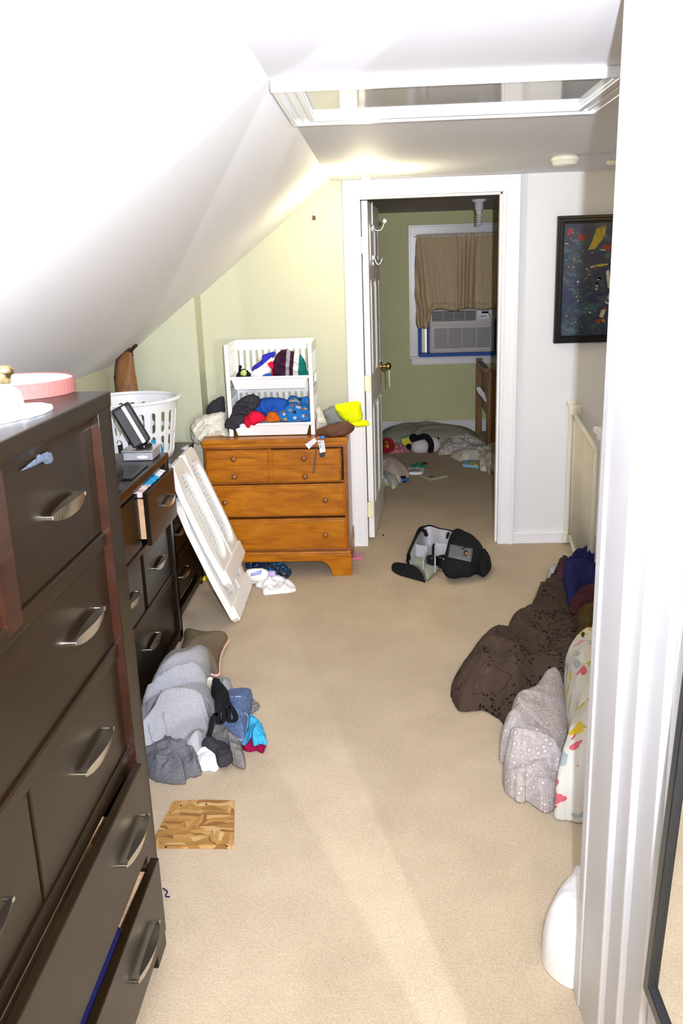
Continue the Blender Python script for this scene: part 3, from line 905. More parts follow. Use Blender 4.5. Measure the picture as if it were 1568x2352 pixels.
# tan curtain: gathered at the top, bunched below the unit top on the left
g = G()
cy = wy - 0.185
topz = U(1040, 537, 'y', cy).z
xa, xb = U(957, 600, 'y', cy).x, U(1142, 600, 'y', cy).x
xb += 0.09
bot_main = U(1040, 712, 'y', cy).z
bot_left = U(965, 752, 'y', cy).z
NX, NZ = 150, 60
vv = []
for i in range(NX + 1):
    s = i / NX
    x = xa + (xb - xa) * s
    sl = min(1, max(0, (0.17 - s) / 0.05))
    zbm = bot_main + (bot_left - bot_main) * sl - 0.012 * math.sin(s * 19)
    col_ = []
    for j in range(NZ + 1):
        t = j / NZ
        z = topz + (zbm - topz) * t
        fan = (s - 0.55) * (1 + 0.28 * t)
        ph = fan * 62
        amp = 0.010 + 0.018 * min(1, t * 2)
        y = cy + amp * 1.25 * math.sin(ph * 0.62 + 2.6 * math.sin(fan * 11 + 0.8 * t)) * (0.55 + 0.45 * math.sin(fan * 9 + 1)) + 0.012 * noise.noise(Vector((fan * 22, t * 1.5, 3))) + 0.006 * noise.noise(Vector((s * 50, t * 9, 1)))
        if t < 0.06: y += 0.006 * math.sin(s * 160)
        if t > 0.9: y += -0.03 * math.sin((t - 0.9) / 0.1 * math.pi) + 0.012 * noise.noise(Vector((s * 25, t * 30, 8)))
        if sl > 0.5 and t > 0.72: y += -0.02 * math.sin((t - 0.72) * 22) + 0.015 * noise.noise(Vector((s * 60, t * 16, 8)))
        xx = x + 0.012 * noise.noise(Vector((0, t * 7, 5))) * (1 if s < 0.1 else 0) - (0.02 * math.sin(t * 3.14) if s < 0.02 else 0)
        col_.append(g.bm.verts.new((xx, y, z)))
    vv.append(col_)
for i in range(NX):
    for j in range(NZ): g.bm.faces.new((vv[i][j], vv[i + 1][j], vv[i + 1][j + 1], vv[i][j + 1]))
cu = thing('curtain', (0.7, cy, bot_main), 'tan gathered curtain hanging over the window air conditioner', 'curtain')
co_ = g.done('cloth_panel', 'cloth_curtain', cu, smooth=True)
md = co_.modifiers.new('thickness', 'SOLIDIFY'); md.thickness = 0.003
g = G(); g.cyl((xa - 0.02, cy - 0.003, topz - 0.015), (xb + 0.02, cy - 0.003, topz - 0.015), 0.006, seg=12); g.cyl((xa - 0.018, cy, topz - 0.015), (xa - 0.018, wy - .02, topz - 0.015), 0.005, seg=10)
g.done('rod', 'white_plastic', cu, label='thin white curtain rod')

# ceiling bulbs and detectors
c = U(1100, 458, 'z', 2.07)
lamp = thing('bare_bulb_fixture', c, 'unlit spiral bulb in a white ceiling socket of the next room', 'light')
g = G(); g.lathe(c, [(0.0, -0.001), (0.058, -0.001), (0.055, -0.014), (0.034, -0.02), (0.032, -0.075), (0.026, -0.08), (0.0, -0.08)], 28); g.done('socket', 'porcelain', lamp, smooth=True)
g = G(); g.lathe(c, [(0.0, -0.078), (0.024, -0.079), (0.024, -0.105), (0.018, -0.112), (0, -0.112)], 20)
bs = g.done('bulb_base', 'porcelain', lamp, smooth=True)
g = G()
g.tube([c + Vector((0.021 * math.cos(a_), 0.021 * math.sin(a_), -0.112 - 0.0017 * k)) for k in range(46) for a_ in (k * 0.62,)], 0.0058, 8)
g.done('spiral_tube', 'cfl_glass', bs, smooth=True)

c = U(838, 392, 'z', HC); c = Vector((-0.068, 4.50, HC))
lamp = thing('ceiling_bulb_fixture', c, 'glowing bare bulb in a cream ceiling socket in front of the door casing', 'light')
g = G(); g.lathe(c, [(0.0, -0.001), (0.030, -0.001), (0.030, -0.012), (0.022, -0.018), (0.021, -0.03), (0, -0.03)], 28); g.done('socket', 'cream_plastic', lamp, smooth=True)
g = G(); g.lathe(c, [(0.0, -0.029), (0.019, -0.03), (0.022, -0.05), (0.022, -0.10), (0.019, -0.118), (0.008, -0.128), (0, -0.13)], 24); g.done('bulb', 'lit_bulb', lamp, smooth=True)
light('bulb_light', 'POINT', c + Vector((0, -0.03, -0.145)), 12, (1.0, 0.87, 0.58), shadow_soft_size=0.02)

c = U(1298, 357, 'z', HC)
sd = thing('smoke_detector', c, 'round cream smoke detector on the ceiling near the picture', 'smoke detector')
g = G(); g.lathe(c, [(0.0, -0.0005), (0.052, -0.0005), (0.062, -0.012), (0.0625, -0.02), (0.058, -0.022), (0.055, -0.036), (0.048, -0.042), (0.0, -0.044)], 40); g.done('housing', 'cream_plastic', sd, smooth=True)
c = U(1418, 368, 'z', HC)
g = G(); g.lathe(c, [(0.0, -0.0005), (0.05, -0.0005), (0.05, -0.012), (0.044, -0.018), (0, -0.02)], 32)
tag(g.done('ceiling_fixture', 'cream_plastic', None, smooth=True), 'shallow cream disc on the ceiling, half hidden by the near door frame', 'ceiling fixture')

c = U(721, 494, 'y', YF)
wc = thing('wall_clip', (c.x, YF, c.z), 'small metal clip on the green wall left of the door', 'clip')
g = G(); g.box((c.x - 0.007, YF - 0.008, c.z - 0.004), (c.x + 0.007, YF, c.z + 0.022), 0.002); g.done('plate', 'silver', wc)
g = G(); g.box((c.x - 0.008, YF - 0.016, c.z - 0.026), (c.x + 0.008, YF - 0.001, c.z - 0.004), 0.003); g.done('jaw', 'leather_brown', wc)

# ------------------------------------------------------------------ framed painting
p0, p1 = U(1274, 497, 'y', YF), U(1270, 788, 'y', YF)
px0, pz1, pz0 = 0.942, p0.z, p1.z
px1 = px0 + 0.50
pic = thing('framed_painting', ((px0 + px1) / 2, YF, pz0), 'colourful brushy hockey player painting in a black frame on the far wall', 'painting')
g = G()
fw = 0.040
for (a_, b_, dz) in ((0, fw, 0.022), (0.0, 0.016, 0.034), (0.028, 0.034, 0.028)):
    g.box((px0 + a_, YF - dz, pz0 + a_), (px0 + b_, YF - .001, pz1 - a_)); g.box((px1 - b_, YF - dz, pz0 + a_), (px1 - a_, YF - .001, pz1 - a_))
    g.box((px0 + a_, YF - dz - .0003, pz0 + a_), (px1 - a_, YF - .001, pz0 + b_)); g.box((px0 + a_, YF - dz - .0003, pz1 - b_), (px1 - a_, YF - .001, pz1 - a_))
g.done('frame', 'frame_black', pic, bevel=0.003)
g = G(); g.box((px0 + fw - .002, YF - 0.012, pz0 + fw - .002), (px1 - fw + .002, YF - 0.002, pz1 - fw + .002)); cv = g.done('canvas', 'painted_canvas', pic)


def strokes(mat_, polys, name):
    g = G()
    for k, poly in enumerate(polys):
        pts = [Vector(U(1260 + x * 0.136, 480 + y * 0.136, 'y', YF)) for x, y in poly]
        pts = [Vector((p.x, YF - 0.0122, p.z)) for p in pts]
        g.prism(pts, (0, -0.0012 - 0.0003 * (k % 3), 0))
    so_ = g.done(name, mat_, cv); so_['kind'] = 'stuff'


strokes('paint_ivory', [[(1030, 850), (1080, 770), (1170, 760), (1180, 1060), (1060, 1000)], [(955, 1050), (1000, 1020), (1050, 1320), (985, 1340)], [(1050, 1340), (1180, 1320), (1180, 1460), (1080, 1550), (975, 1500)],
                        [(810, 1160), (870, 1150), (880, 1195), (815, 1200)], [(780, 1240), (825, 1240), (820, 1265), (785, 1262)], [(775, 1290), (820, 1290), (815, 1315), (780, 1312)], [(770, 1335), (815, 1335), (810, 1370), (775, 1368)],
                        [(880, 1700), (960, 1690), (900, 1840), (840, 1810)], [(930, 1570), (950, 1555), (1040, 1610), (1020, 1630)], [(470, 1210), (500, 1220), (490, 1245), (465, 1238)], [(670, 1730), (705, 1735), (700, 1760), (670, 1755)], [(690, 975), (760, 955), (760, 975), (700, 1000)],
                        [(850, 680), (950, 690), (945, 705), (850, 695)]], 'ivory_paint')
strokes('paint_crimson', [[(1005, 1020), (1180, 1060), (1180, 1300), (1060, 1330)], [(900, 620), (1000, 600), (1060, 640), (990, 710), (900, 660)], [(960, 1540), (1060, 1580), (1040, 1600), (970, 1560)], [(905, 1660), (985, 1660), (975, 1690), (905, 1690)], [(780, 1870), (870, 1850), (860, 1920), (780, 1920)], [(480, 430), (640, 450), (620, 500), (490, 560)], [(300, 340), (400, 330), (410, 390), (310, 470)]], 'crimson_paint')
strokes('paint_gold', [[(800, 330), (960, 270), (940, 440), (860, 560), (760, 680), (650, 690), (720, 550)], [(700, 970), (860, 930), (990, 920), (980, 945), (860, 970), (760, 975), (700, 990)]], 'gold_paint')
strokes('paint_navy', [[(850, 1000), (1000, 980), (920, 1120), (880, 1200), (800, 1170)], [(770, 1200), (870, 1215), (840, 1340), (765, 1330)], [(940, 1600), (1060, 1630), (970, 1660), (900, 1640)], [(850, 700), (970, 720), (900, 860), (700, 960)]], 'navy_paint')
strokes('paint_ochre', [[(880, 1850), (930, 1860), (940, 1920), (890, 1900)], [(610, 1000), (660, 990), (650, 1030), (610, 1035)], [(405, 820), (440, 830), (435, 880), (405, 860)]], 'ochre_paint')

random.seed(4)
for (mt_, nm_, cnt) in (('paint_ivory', 'ivory_fleck', 46), ('paint_crimson', 'crimson_fleck', 44), ('paint_gold', 'gold_fleck', 14), ('paint_navy', 'navy_fleck', 30)):
    g = G()
    for k in range(cnt):
        x = random.uniform(px0 + 0.05, px1 - 0.05); z = random.uniform(pz0 + 0.05, pz1 - 0.05)
        if nm_ == 'crimson_fleck' and random.random() < 0.5: x = random.uniform(px0 + 0.05, px0 + 0.13)
        L_ = random.uniform(0.004, 0.026) * (1.5 if random.random() < 0.15 else 0.7); w_k = random.uniform(0.0012, 0.0035); an = random.gauss(0.15, 0.35)
        dx, dz_ = math.cos(an) * L_, math.sin(an) * L_
        nx_, nz_ = -math.sin(an) * w_k, math.cos(an) * w_k
        yk = YF - 0.0128
        g.prism([(x - dx / 2, yk, z - dz_ / 2), (x + nx_, yk, z + nz_), (x + dx / 2, yk, z + dz_ / 2), (x - nx_, yk, z - nz_)], (0, -0.0006, 0))
    fo_ = g.done(nm_, mt_, cv); fo_['kind'] = 'stuff'

# ------------------------------------------------------------------ mirror on the near door
mm = thing('wall_mirror', (0.385, 0.91, 0.52), 'tall black-framed mirror hanging on the near white door', 'mirror')
MM = Matrix.Translation((0.385, 0, 0.52)) @ Matrix.Rotation(math.radians(2.3), 4, 'Y')
y0, y1, zh = 0.70, 1.127, 1.22
g = G()
fw = 0.026
for (a_, b_) in ((y0, y0 + fw), (y1 - fw, y1)): g.box((0, a_, 0), (0.022, b_, zh))
for (a_, b_) in ((0, fw), (zh - fw, zh)): g.box((0.0002, y0, a_), (0.022, y1, b_))
g.done('frame', 'mirror_frame_wood', mm, bevel=0.004, M=MM)
g = G()
g.box((0.010, y1 - 0.002, -0.006), (0.030, y1 + 0.006, zh + .006)); g.box((0.010, y0 - .006, -0.006), (0.030, y1 + 0.006, 0.002))
g.done('backing', 'mirror_inner', mm, M=MM)
g = G(); g.box((0.008, y0 + fw - .002, fw - .002), (0.014, y1 - fw + .002, zh - fw + .002)); g.done('glass', 'mirror_glass', mm, M=MM)

# ------------------------------------------------------------------ dark dressers along the left
def pull(parent, x, y, z, L=0.17, out=0.024, h=0.030):
    """bowed leaf-shaped metal drawer pull facing +x"""
    g = G()
    N = 20
    A, B_, C_, D_ = [], [], [], []
    for i in range(N + 1):
        t = -1 + 2 * i / N
        yy = y + t * L / 2
        e = 1 - t * t
        hh = 0.0030 + h * 0.42 * e ** 0.6
        xo = x + 0.014 + out * 0.75 * e
        xi = x + 0.011
        A.append(g.bm.verts.new((xo, yy, z + hh))); B_.append(g.bm.verts.new((xo - 0.010 * e, yy, z - hh)))
        C_.append(g.bm.verts.new((xi, yy, z - hh))); D_.append(g.bm.verts.new((xi, yy, z + hh * 0.9)))
    for i in range(N):
        for P, Q in ((A, B_), (B_, C_), (C_, D_), (D_, A)):
            g.bm.faces.new((P[i], Q[i], Q[i + 1], P[i + 1]))
    for i in (0, N): g.bm.faces.new((A[i], B_[i], C_[i], D_[i]))
    for s in (-1, 1):
        g.box((x - 0.001, y + s * L / 2 - 0.004, z - 0.0035), (x + 0.016, y + s * L / 2 + 0.004, z + 0.0035), 0.001)
    g.done('handle', 'satin_nickel', parent, smooth=False)


def dark_dresser(name, label, xf, y0, y1, ztop, depth, top_h, rows, stile, base_h, cat='dresser', warm=True, rec=0.020):
    xb = xf - depth
    t = thing(name, ((xf + xb) / 2, (y0 + y1) / 2, 0), label, cat)
    g = G()
    g.box((xb, y0, 0.02), (xf, y0 + 0.022, ztop - 0.03)); g.box((xb, y1 - 0.022, 0.02), (xf, y1, ztop - 0.03)); g.box((xb, y0, 0.03), (xb + 0.012, y1, ztop - 0.03))
    g.box((xf - 0.03, y0, 0), (xf, y0 + stile, ztop - 0.02)); g.box((xf - 0.03, y1 - stile, 0), (xf, y1, ztop - 0.02))
    g.box((xb, y0, 0), (xb + 0.05, y0 + 0.05, 0.05)); g.box((xb, y1 - 0.05, 0), (xb + 0.05, y1, 0.05))
    g.box((xf - 0.03, y0, base_h * 0.35), (xf, y1, base_h))
    zs = [r['z'] for r in rows]
    for a_, b_ in zip(rows[:-1], rows[1:]):
        g.box((xb + 0.02, y0 + 0.02, b_['z'][1] + 0.002), (xf - rec * 0.6, y1 - 0.02, a_['z'][0] - 0.002))
    g.done('carcass', 'espresso', t, bevel=0.003)
    g = G(); g.prism([(xb - 0.002, y0 - 0.004, ztop - top_h), (xf - 0.016, y0 - 0.004, ztop - top_h), (xf - 0.014, y0 - 0.004, ztop - top_h * 0.8), (xf + 0.001, y0 - 0.004, ztop - top_h * 0.55), (xf + 0.003, y0 - 0.004, ztop), (xb - 0.002, y0 - 0.004, ztop)], (0, y1 - y0 + 0.008, 0)); g.done('top', 'espresso', t, bevel=0.004)
    if warm:
        g = G()
        g.box((xf - rec, y1 - stile - 0.0015, base_h), (xf - 0.0015, y1 - stile + 0.001, ztop - top_h))
        g.done('inner_edge', 'espresso_warm', t, label='reddish inner edge of the frame')
    for r in rows:
        z0, z1 = r['z']
        for (ya, yb, pro, hs) in r['cols']:
            x = xf - rec + pro
            g = G(); g.box((x - 0.02, ya + 0.002, z0), (x, yb - 0.002, z1), 0.002)
            dr = g.done('drawer', 'espresso', t)
            g = G()
            d_ = min(depth - 0.06, 0.38)
            zt_ = z1 - 0.13 if warm and z1 > 0.4 else z1 - 0.03
            g.box((x - d_, ya + 0.014, z0 + 0.015), (x - 0.02, ya + 0.027, zt_)); g.box((x - d_, yb - 0.027, z0 + 0.015), (x - 0.02, yb - 0.014, zt_)); g.box((x - d_, ya + 0.014, z0 + 0.015), (x - d_ + .012, yb - 0.014, zt_)); g.box((x - d_, ya + 0.014, z0 + 0.015), (x - 0.02, yb - 0.014, z0 + 0.024))
            g.done('drawer_box', 'drawer_box_wood', dr, label='pale wood drawer box')
            for hy in hs: pull(dr, x, hy, (z0 + z1) / 2)
            if r.get('mullion'):
                pass
        for (ma, mb) in r.get('mull', []):
            g = G(); g.box((xf - 0.03, ma, z0 - 0.02), (xf - rec * 0.55, mb, z1 + 0.02)); g.done('divider', 'espresso_warm' if warm else 'espresso', t)
    return t


tall = dark_dresser('tall_dresser', 'tall espresso chest of drawers with two lowest drawers ajar, nearest the camera', -0.568, 0.68, 1.782, 1.385, 0.45, 0.06, [
    dict(z=(1.107, 1.325), cols=[(0.76, 1.205, 0, [0.96]), (1.262, 1.70, 0, [1.505])], mull=[(1.205, 1.262)]),
    dict(z=(0.858, 1.073), cols=[(0.76, 1.70, 0, [0.92, 1.54])]),
    dict(z=(0.605, 0.822), cols=[(0.76, 1.209, 0, [1.0]), (1.213, 1.70, 0.002, [1.505])]),
    dict(z=(0.350, 0.565), cols=[(0.76, 1.70, 0.034, [0.92, 1.575])]),
    dict(z=(0.112, 0.312), cols=[(0.76, 1.708, 0.047, [0.92, 1.53])]),
], 0.080, 0.10)

low = dark_dresser('low_dresser', 'wide low espresso dresser holding black gadgets, its top drawer pulled out a little', -0.939, 2.10, 3.662, 0.865, 0.45, 0.058, [
    dict(z=(0.585, 0.800), cols=[(2.16, 2.66, 0, [2.41]), (2.67, 3.205, 0, []), (3.215, 3.655, 0.036, [3.50])]),
    dict(z=(0.335, 0.560), cols=[(2.16, 2.66, 0, [2.41]), (2.67, 3.16, 0, [2.99]), (3.20, 3.60, 0, [3.42])]),
    dict(z=(0.065, 0.295), cols=[(2.16, 2.86, 0, [2.5]), (2.87, 3.60, 0, [3.215])]),
], 0.055, 0.05, warm=False, rec=0.014)

chest = dark_dresser('corner_chest', 'low dark chest in the corner behind the white folded gate', -0.99, 3.72, 4.40, 0.765, 0.44, 0.045, [
    dict(z=(0.52, 0.70), cols=[(3.78, 4.34, 0.02, [])]),
    dict(z=(0.30, 0.49), cols=[(3.78, 4.34, 0, [4.06])]),
    dict(z=(0.08, 0.27), cols=[(3.78, 4.34, 0, [4.06])]),
], 0.05, 0.06, warm=False)

# pale scrap peeking from the tall dresser's top drawer
pts = [Vector(p) for p in ((-0.586, 1.345, 1.318), (-0.585, 1.39, 1.324), (-0.584, 1.43, 1.327), (-0.584, 1.462, 1.322), (-0.583, 1.468, 1.308), (-0.584, 1.452, 1.304), (-0.584, 1.435, 1.313), (-0.586, 1.39, 1.314))]
o = cloth('sock', pts, (1, 0, 0.3), 0.004, 'cloth_light_blue_grey', seed=4, freq=30)
tag(o, 'wisp of blue-grey fabric caught above the top drawer of the tall dresser', 'sock')

# ---- things on the tall dresser
zt = 1.3855
c = Vector((-0.755, 1.775, zt))
bx = thing('round_box', c, 'open round pink fabric box with white inside on the tall dresser', 'box')
g = G(); g.lathe(c, [(0.0, 0.0), (0.115, 0.0), (0.115, 0.030), (0.111, 0.030), (0.111, 0.004), (0.0, 0.004)], 56); g.done('wall', 'pink_box', bx)
g = G(); g.lathe(c, [(0.0, 0.006), (0.1095, 0.006), (0.1095, 0.028), (0.1075, 0.028), (0.1075, 0.008), (0, 0.008)], 56); g.done('lining', 'porcelain', bx, label='white paper lining')
c = Vector((-0.640, 1.455, zt))
pb = thing('perfume_bottle', c, 'faceted clear glass perfume bottle with golden stopper', 'bottle')
g = G(); g.lathe(c, [(0.0, 0.0), (0.020, 0.0), (0.026, 0.008), (0.027, 0.03), (0.022, 0.046), (0.010, 0.055), (0.009, 0.062), (0, 0.062)], 10); g.done('body', 'clear_glass', pb)
g = G(); g.lathe(c, [(0.0, 0.060), (0.010, 0.060), (0.0105, 0.072), (0.016, 0.076), (0.017, 0.083), (0.012, 0.089), (0, 0.090)], 24); g.done('stopper', 'brass', pb, smooth=True)
o = cloth('handkerchief', [Vector(p) + Vector((0, 0, 0)) for p in ((-0.60, 1.47, zt), (-0.60, 1.55, zt), (-0.64, 1.60, zt), (-0.70, 1.56, zt), (-0.80, 1.48, zt), (-0.80, 1.30, zt), (-0.70, 1.26, zt), (-0.63, 1.40, zt))][::-1], UP, 0.008, 'cloth_white', seed=9, freq=20)
tag(o, 'crumpled white handkerchief under the perfume bottle', 'handkerchief')
c = Vector((-0.80, 1.53, zt))
ls = thing('table_lamp', c, 'white cone shade of a small lamp cut by the left photo edge', 'lamp')
g = G(); g.lathe(c, [(0.0, 0), (0.045, 0), (0.045, 0.012), (0.012, 0.02), (0.012, 0.05), (0, 0.05)], 28); g.done('base', 'porcelain', ls, smooth=True)
g = G(); g.lathe(c, [(0.060, 0.045), (0.040, 0.16), (0.037, 0.16), (0.057, 0.045)], 40); g.done('lamp_shade', 'porcelain', ls, smooth=True)

# ---- things on the low dresser and chest
c = Vector((-1.205, 4.075, 0.766))
bk = thing('laundry_basket', c, 'round white slotted laundry basket standing behind the low dresser', 'basket')
g = G()
RB, RT, HB = 0.185, 0.222, 0.275
def rad(z): return RB + (RT - RB) * z / HB
def on_wall(u, v): return c + Vector((rad(v) * math.cos(u / 0.2), rad(v) * math.sin(u / 0.2), v))
slot_panel(g, on_wall, 0.02, 0.02 + 0.4 * math.pi, 0.02, 0.125, 24, 0.50, 0.010, 0.008)
slot_panel(g, on_wall, 0.02, 0.02 + 0.4 * math.pi, 0.125, 0.275, 24, 0.50, 0.008, 0.045)
g.lathe(c, [(0, 0.001), (RB * .97, 0.001), (rad(0.02), 0.02)], 48)
solid(g.done('body', 'white_plastic', bk), 0.004)
g = G(); g.tube([c + Vector((RT * math.cos(a_ * math.pi / 32), RT * math.sin(a_ * math.pi / 32), HB)) for a_ in range(64)], 0.0085, 10, True)
for s in (-1,):
    g.tube([c + Vector((math.cos(a_) * (RT + 0.012), math.sin(a_) * (RT + 0.012), HB + 0.002)) for a_ in [(-0.5 + 0.1 * k) for k in range(11)]], 0.009, 10)
g.done('rim', 'white_plastic', bk, smooth=True)
for (dx, dy, m_, r_, lb) in ((-0.02, -0.05, 'cloth_charcoal', 0.085, 'dark cloth bundle inside the white laundry basket'), (0.09, -0.06, 'cloth_cyan', 0.06, 'turquoise cloth low in the white laundry basket')):
    p = c + Vector((dx, dy, 0.012))
    o = cloth('laundry', [p + Vector((r_ * math.cos(a_) * (1 + .15 * math.sin(3 * a_)), r_ * math.sin(a_), 0)) for a_ in [k * math.pi / 5 for k in range(10)]], UP, 0.075, m_, seed=int(r_ * 100), freq=14)
    tag(o, lb, 'clothes')

# silver-grey box with the black gadget on a stand
c = Vector((-1.07, 3.60, 0.866))
g = G(); g.box((-1.085, 3.50, 0.866), (-0.962, 3.635, 0.902), 0.004)
rb = thing('clock_radio', (-1.065, 3.57, 0.866), 'silver and charcoal box with a pale pink button under the tilted gadget', 'radio')
g.done('body', 'grey_plastic', rb)
g = G(); g.box((-1.09, 3.49, 0.900), (-0.957, 3.64, 0.909), 0.003); g.done('lid', 'silver', rb, label='shiny silver top plate')
g = G(); g.ball((-1.005, 3.497, 0.880), 0.018, 16, (1.4, 0.35, 0.45)); g.done('button', 'porcelain', rb, smooth=True)
wc_ = thing('webcam', (-1.075, 3.56, 0.91), 'black upright gadget with a silver stripe tilted on a round foot', 'gadget')
g = G(); g.lathe((-1.010, 3.56, 0.909), [(0, 0), (0.034, 0), (0.035, 0.012), (0.026, 0.02), (0.02, 0.03), (0, 0.032)], 32); g.done('foot', 'black_gloss', wc_, smooth=True)
WM = Matrix.Translation((-1.015, 3.55, 0.930)) @ Matrix.Rotation(math.radians(20), 4, 'Z') @ Matrix.Rotation(math.radians(-25), 4, 'Y')
g = G(); g.box((-0.042, -0.035, 0), (0.042, 0.012, 0.178), 0.009); g.done('body', 'black_plastic', wc_, M=WM)
g = G(); g.box((-0.008 + .010, -0.038, 0.004), (0.008 + .010, -0.030, 0.176), 0.001); g.done('stripe', 'silver', wc_, M=WM, label='silver stripe down the gadget')

# grey mesh organiser lying on its side
c = Vector((-1.005, 2.96, 0.866 + 0.056))
mg = thing('mesh_organiser', c - Vector((0, 0, 0.056)), 'round charcoal mesh desk cup lying on the low dresser', 'cup')
g = G()
R_ = 0.055
for k in range(9):
    yy = 0.012 * k
    g.tube([c + Vector((R_ * math.cos(a_ * math.pi / 20) * 0.95, yy, R_ * math.sin(a_ * math.pi / 20))) for a_ in range(40)], 0.0013, 6, True)
for k in range(40):
    a_ = k * math.pi / 20
    g.tube([c + Vector((R_ * math.cos(a_) * .95, 0, R_ * math.sin(a_))), c + Vector((R_ * math.cos(a_) * .95, 0.10, R_ * math.sin(a_)))], 0.0012, 5)
g.done('mesh', 'black_plastic', mg)
g = G(); g.tube([c + Vector((R_ * math.cos(a_ * math.pi / 24) * .96, -0.002, R_ * math.sin(a_ * math.pi / 24))) for a_ in range(48)], 0.006, 8, True); g.done('rim', 'black_plastic', mg, smooth=True)
g = G(); g.cyl(c + Vector((0, 0.10, 0)), c + Vector((0, 0.104, 0)), 0.052, seg=40); g.done('bottom', 'black_plastic', mg)
g = G(); g.box((-1.20, 3.10, 0.866), (-1.075, 3.30, 0.902), 0.006)
tag(g.done('storage_box', 'grey_plastic', None), 'flat grey box on the low dresser beside the mesh cup', 'box')
g = G(); g.box((-1.06, 3.16, 0.866), (-0.955, 3.40, 0.872), 0.002)
tag(g.done('notebook', 'black_plastic', None), 'thin dark notebook lying on the low dresser', 'notebook')

# clothes in the open drawers
dz = 0.778
for (y_a, y_b, m_, lb, sd_) in ((3.24, 3.36, 'cloth_pale_pink', 'lilac cloth bulging from the near end of the open drawer', 3), (3.33, 3.50, 'cloth_cyan', 'pale turquoise cloth bulging from the open drawer', 5), (3.47, 3.60, 'cloth_white', 'white cloth at the far end of the open drawer', 8)):
    o = cloth('folded_shirt', [Vector(p) for p in ((-0.985, y_a, dz), (-0.945, y_a - 0.01, dz), (-0.925, (y_a + y_b) / 2, dz), (-0.93, y_b, dz), (-0.98, y_b, dz), (-1.0, (y_a + y_b) / 2, dz))], UP, 0.034, m_, seed=sd_, freq=22)
    tag(o, lb, 'clothes')
o = cloth('folded_shirt', [Vector(p) for p in ((-1.10, 3.95, .69), (-.98, 3.93, .69), (-.96, 4.1, .69), (-.98, 4.28, .69), (-1.1, 4.25, .69))], UP, 0.02, 'cloth_blue', seed=18, freq=16)
tag(o, 'blue cloth inside the open drawer of the corner chest', 'clothes')
o = cloth('folded_shirt', [Vector(p) for p in ((-0.70, 1.10, .27), (-.60, 1.08, .27), (-.575, 1.3, .27), (-.58, 1.52, .27), (-.7, 1.5, .27))], UP, 0.02, 'cloth_navy', seed=21, freq=16)
tag(o, 'dark blue cloth inside the lowest drawer of the tall dresser', 'clothes')

# brown zipped soft case leaning in the corner behind the basket
pts = [(272, 903), (269, 870), (273, 826), (286, 808), (301, 803), (306, 818), (313, 870), (319, 905), (322, 950), (278, 950)]
W = [U(x, y, 'y', 4.60) for x, y in pts]
sc_ = thing('soft_case', (W[0].x + .08, 4.62, 0.0), 'tan brown soft instrument case standing in the corner behind the basket', 'case')
low_ = [Vector((W[-1].x, 4.60, 0.0)), Vector((W[-2].x + .03, 4.60, 0.0))]
outl = [Vector((W[0].x, 4.60, 0.02))] + W[:8] + [Vector((W[7].x + 0.05, 4.60, 0.02))]
cc = cloth('body', outl, (0, -1, 0), 0.045, 'bag_brown', seed=7, parent=sc_, freq=5, fold_amt=0.25, wobble=0.002, flat=0.35)
g = G(); g.tube(spline([p + Vector((-0.004, -0.01, 0)) for p in outl[:7]], 8, False), 0.009, 8); g.done('piping', 'bag_piping', sc_, smooth=True, label='dark piping along the edge')
g = G(); g.tube(spline([U(296, 812, 'y', 4.59), U(303, 803, 'y', 4.585), U(308, 797, 'y', 4.58), U(313, 793, 'y', 4.57)], 6, False), 0.010, 8); g.done('strap', 'bag_piping', sc_, smooth=True)

# ------------------------------------------------------------------ orange maple chest by the door
yo, xo0, xo1, yo1 = 4.463, -0.955, -0.197, 4.93
mp = thing('maple_chest', ((xo0 + xo1) / 2, 4.7, 0), 'orange maple chest of drawers with round knobs left of the door', 'chest of drawers')
g = G(); g.box((xo0 - 0.006, yo - 0.012, 0.735), (xo1 + 0.006, yo1, 0.760), 0.007); g.box((xo0, yo - 0.004, 0.718), (xo1, yo1, 0.736), 0.003); g.done('top', 'maple', mp)
g = G()
g.box((xo0 + .003, yo + 0.002, 0.10), (xo0 + 0.022, yo1, 0.72)); g.box((xo1 - 0.022, yo + 0.002, 0.10), (xo1, yo1, 0.72)); g.box((xo0 + .02, yo1 - 0.012, 0.10), (xo1 - .02, yo1, 0.72))
for z in (0.706, 0.516, 0.332, 0.138): g.box((xo0 + .02, yo + 0.006, z), (xo1 - .02, yo1 - .02, z + 0.012))
g.done('carcass', 'maple_dark', mp, bevel=0.002)


def maple_front(lo_x, hi_x, z0, z1, knobs, pro=0.0, split=None, tilt=0):
    g = G()
    x0_, x1_ = lo_x, hi_x
    RM = Matrix.Translation((lo_x, yo, 0)) @ Matrix.Rotation(math.radians(tilt), 4, 'Z') @ Matrix.Translation((-lo_x, -yo, 0))
    g.box((x0_, yo - 0.004 - pro, z0), (x1_, yo + 0.018 - pro, z1), 0.004, RM)
    dr = g.done('drawer', 'maple', mp)
    g = G()
    for (a_, b_, c_, d_) in (split or [(x0_ + 0.008, x1_ - 0.008, z0 + 0.008, z1 - 0.008)]):
        g.box((a_, yo - 0.012 - pro, c_), (b_, yo - 0.003 - pro, d_), 0.006, RM)
    g.done('raised_panel', 'maple', dr)
    g = G(); g.box((x0_ + .012, yo + 0.015 - pro, z0 + .01), (x1_ - .012, yo + 0.36, z1 - .02), 0, RM) if False else None
    for k_ in knobs:
        q = G()
        kp = RM @ Vector((k_[0], yo - 0.012 - pro, k_[1]))
        q.cyl(kp, kp + Vector((0, -0.012, 0)), 0.007, seg=12).ball(kp + Vector((0, -0.020, 0)), 0.0155, 18, (1, 0.75, 1))
        q.done('knob', 'knob_wood', dr, smooth=True)
    return dr


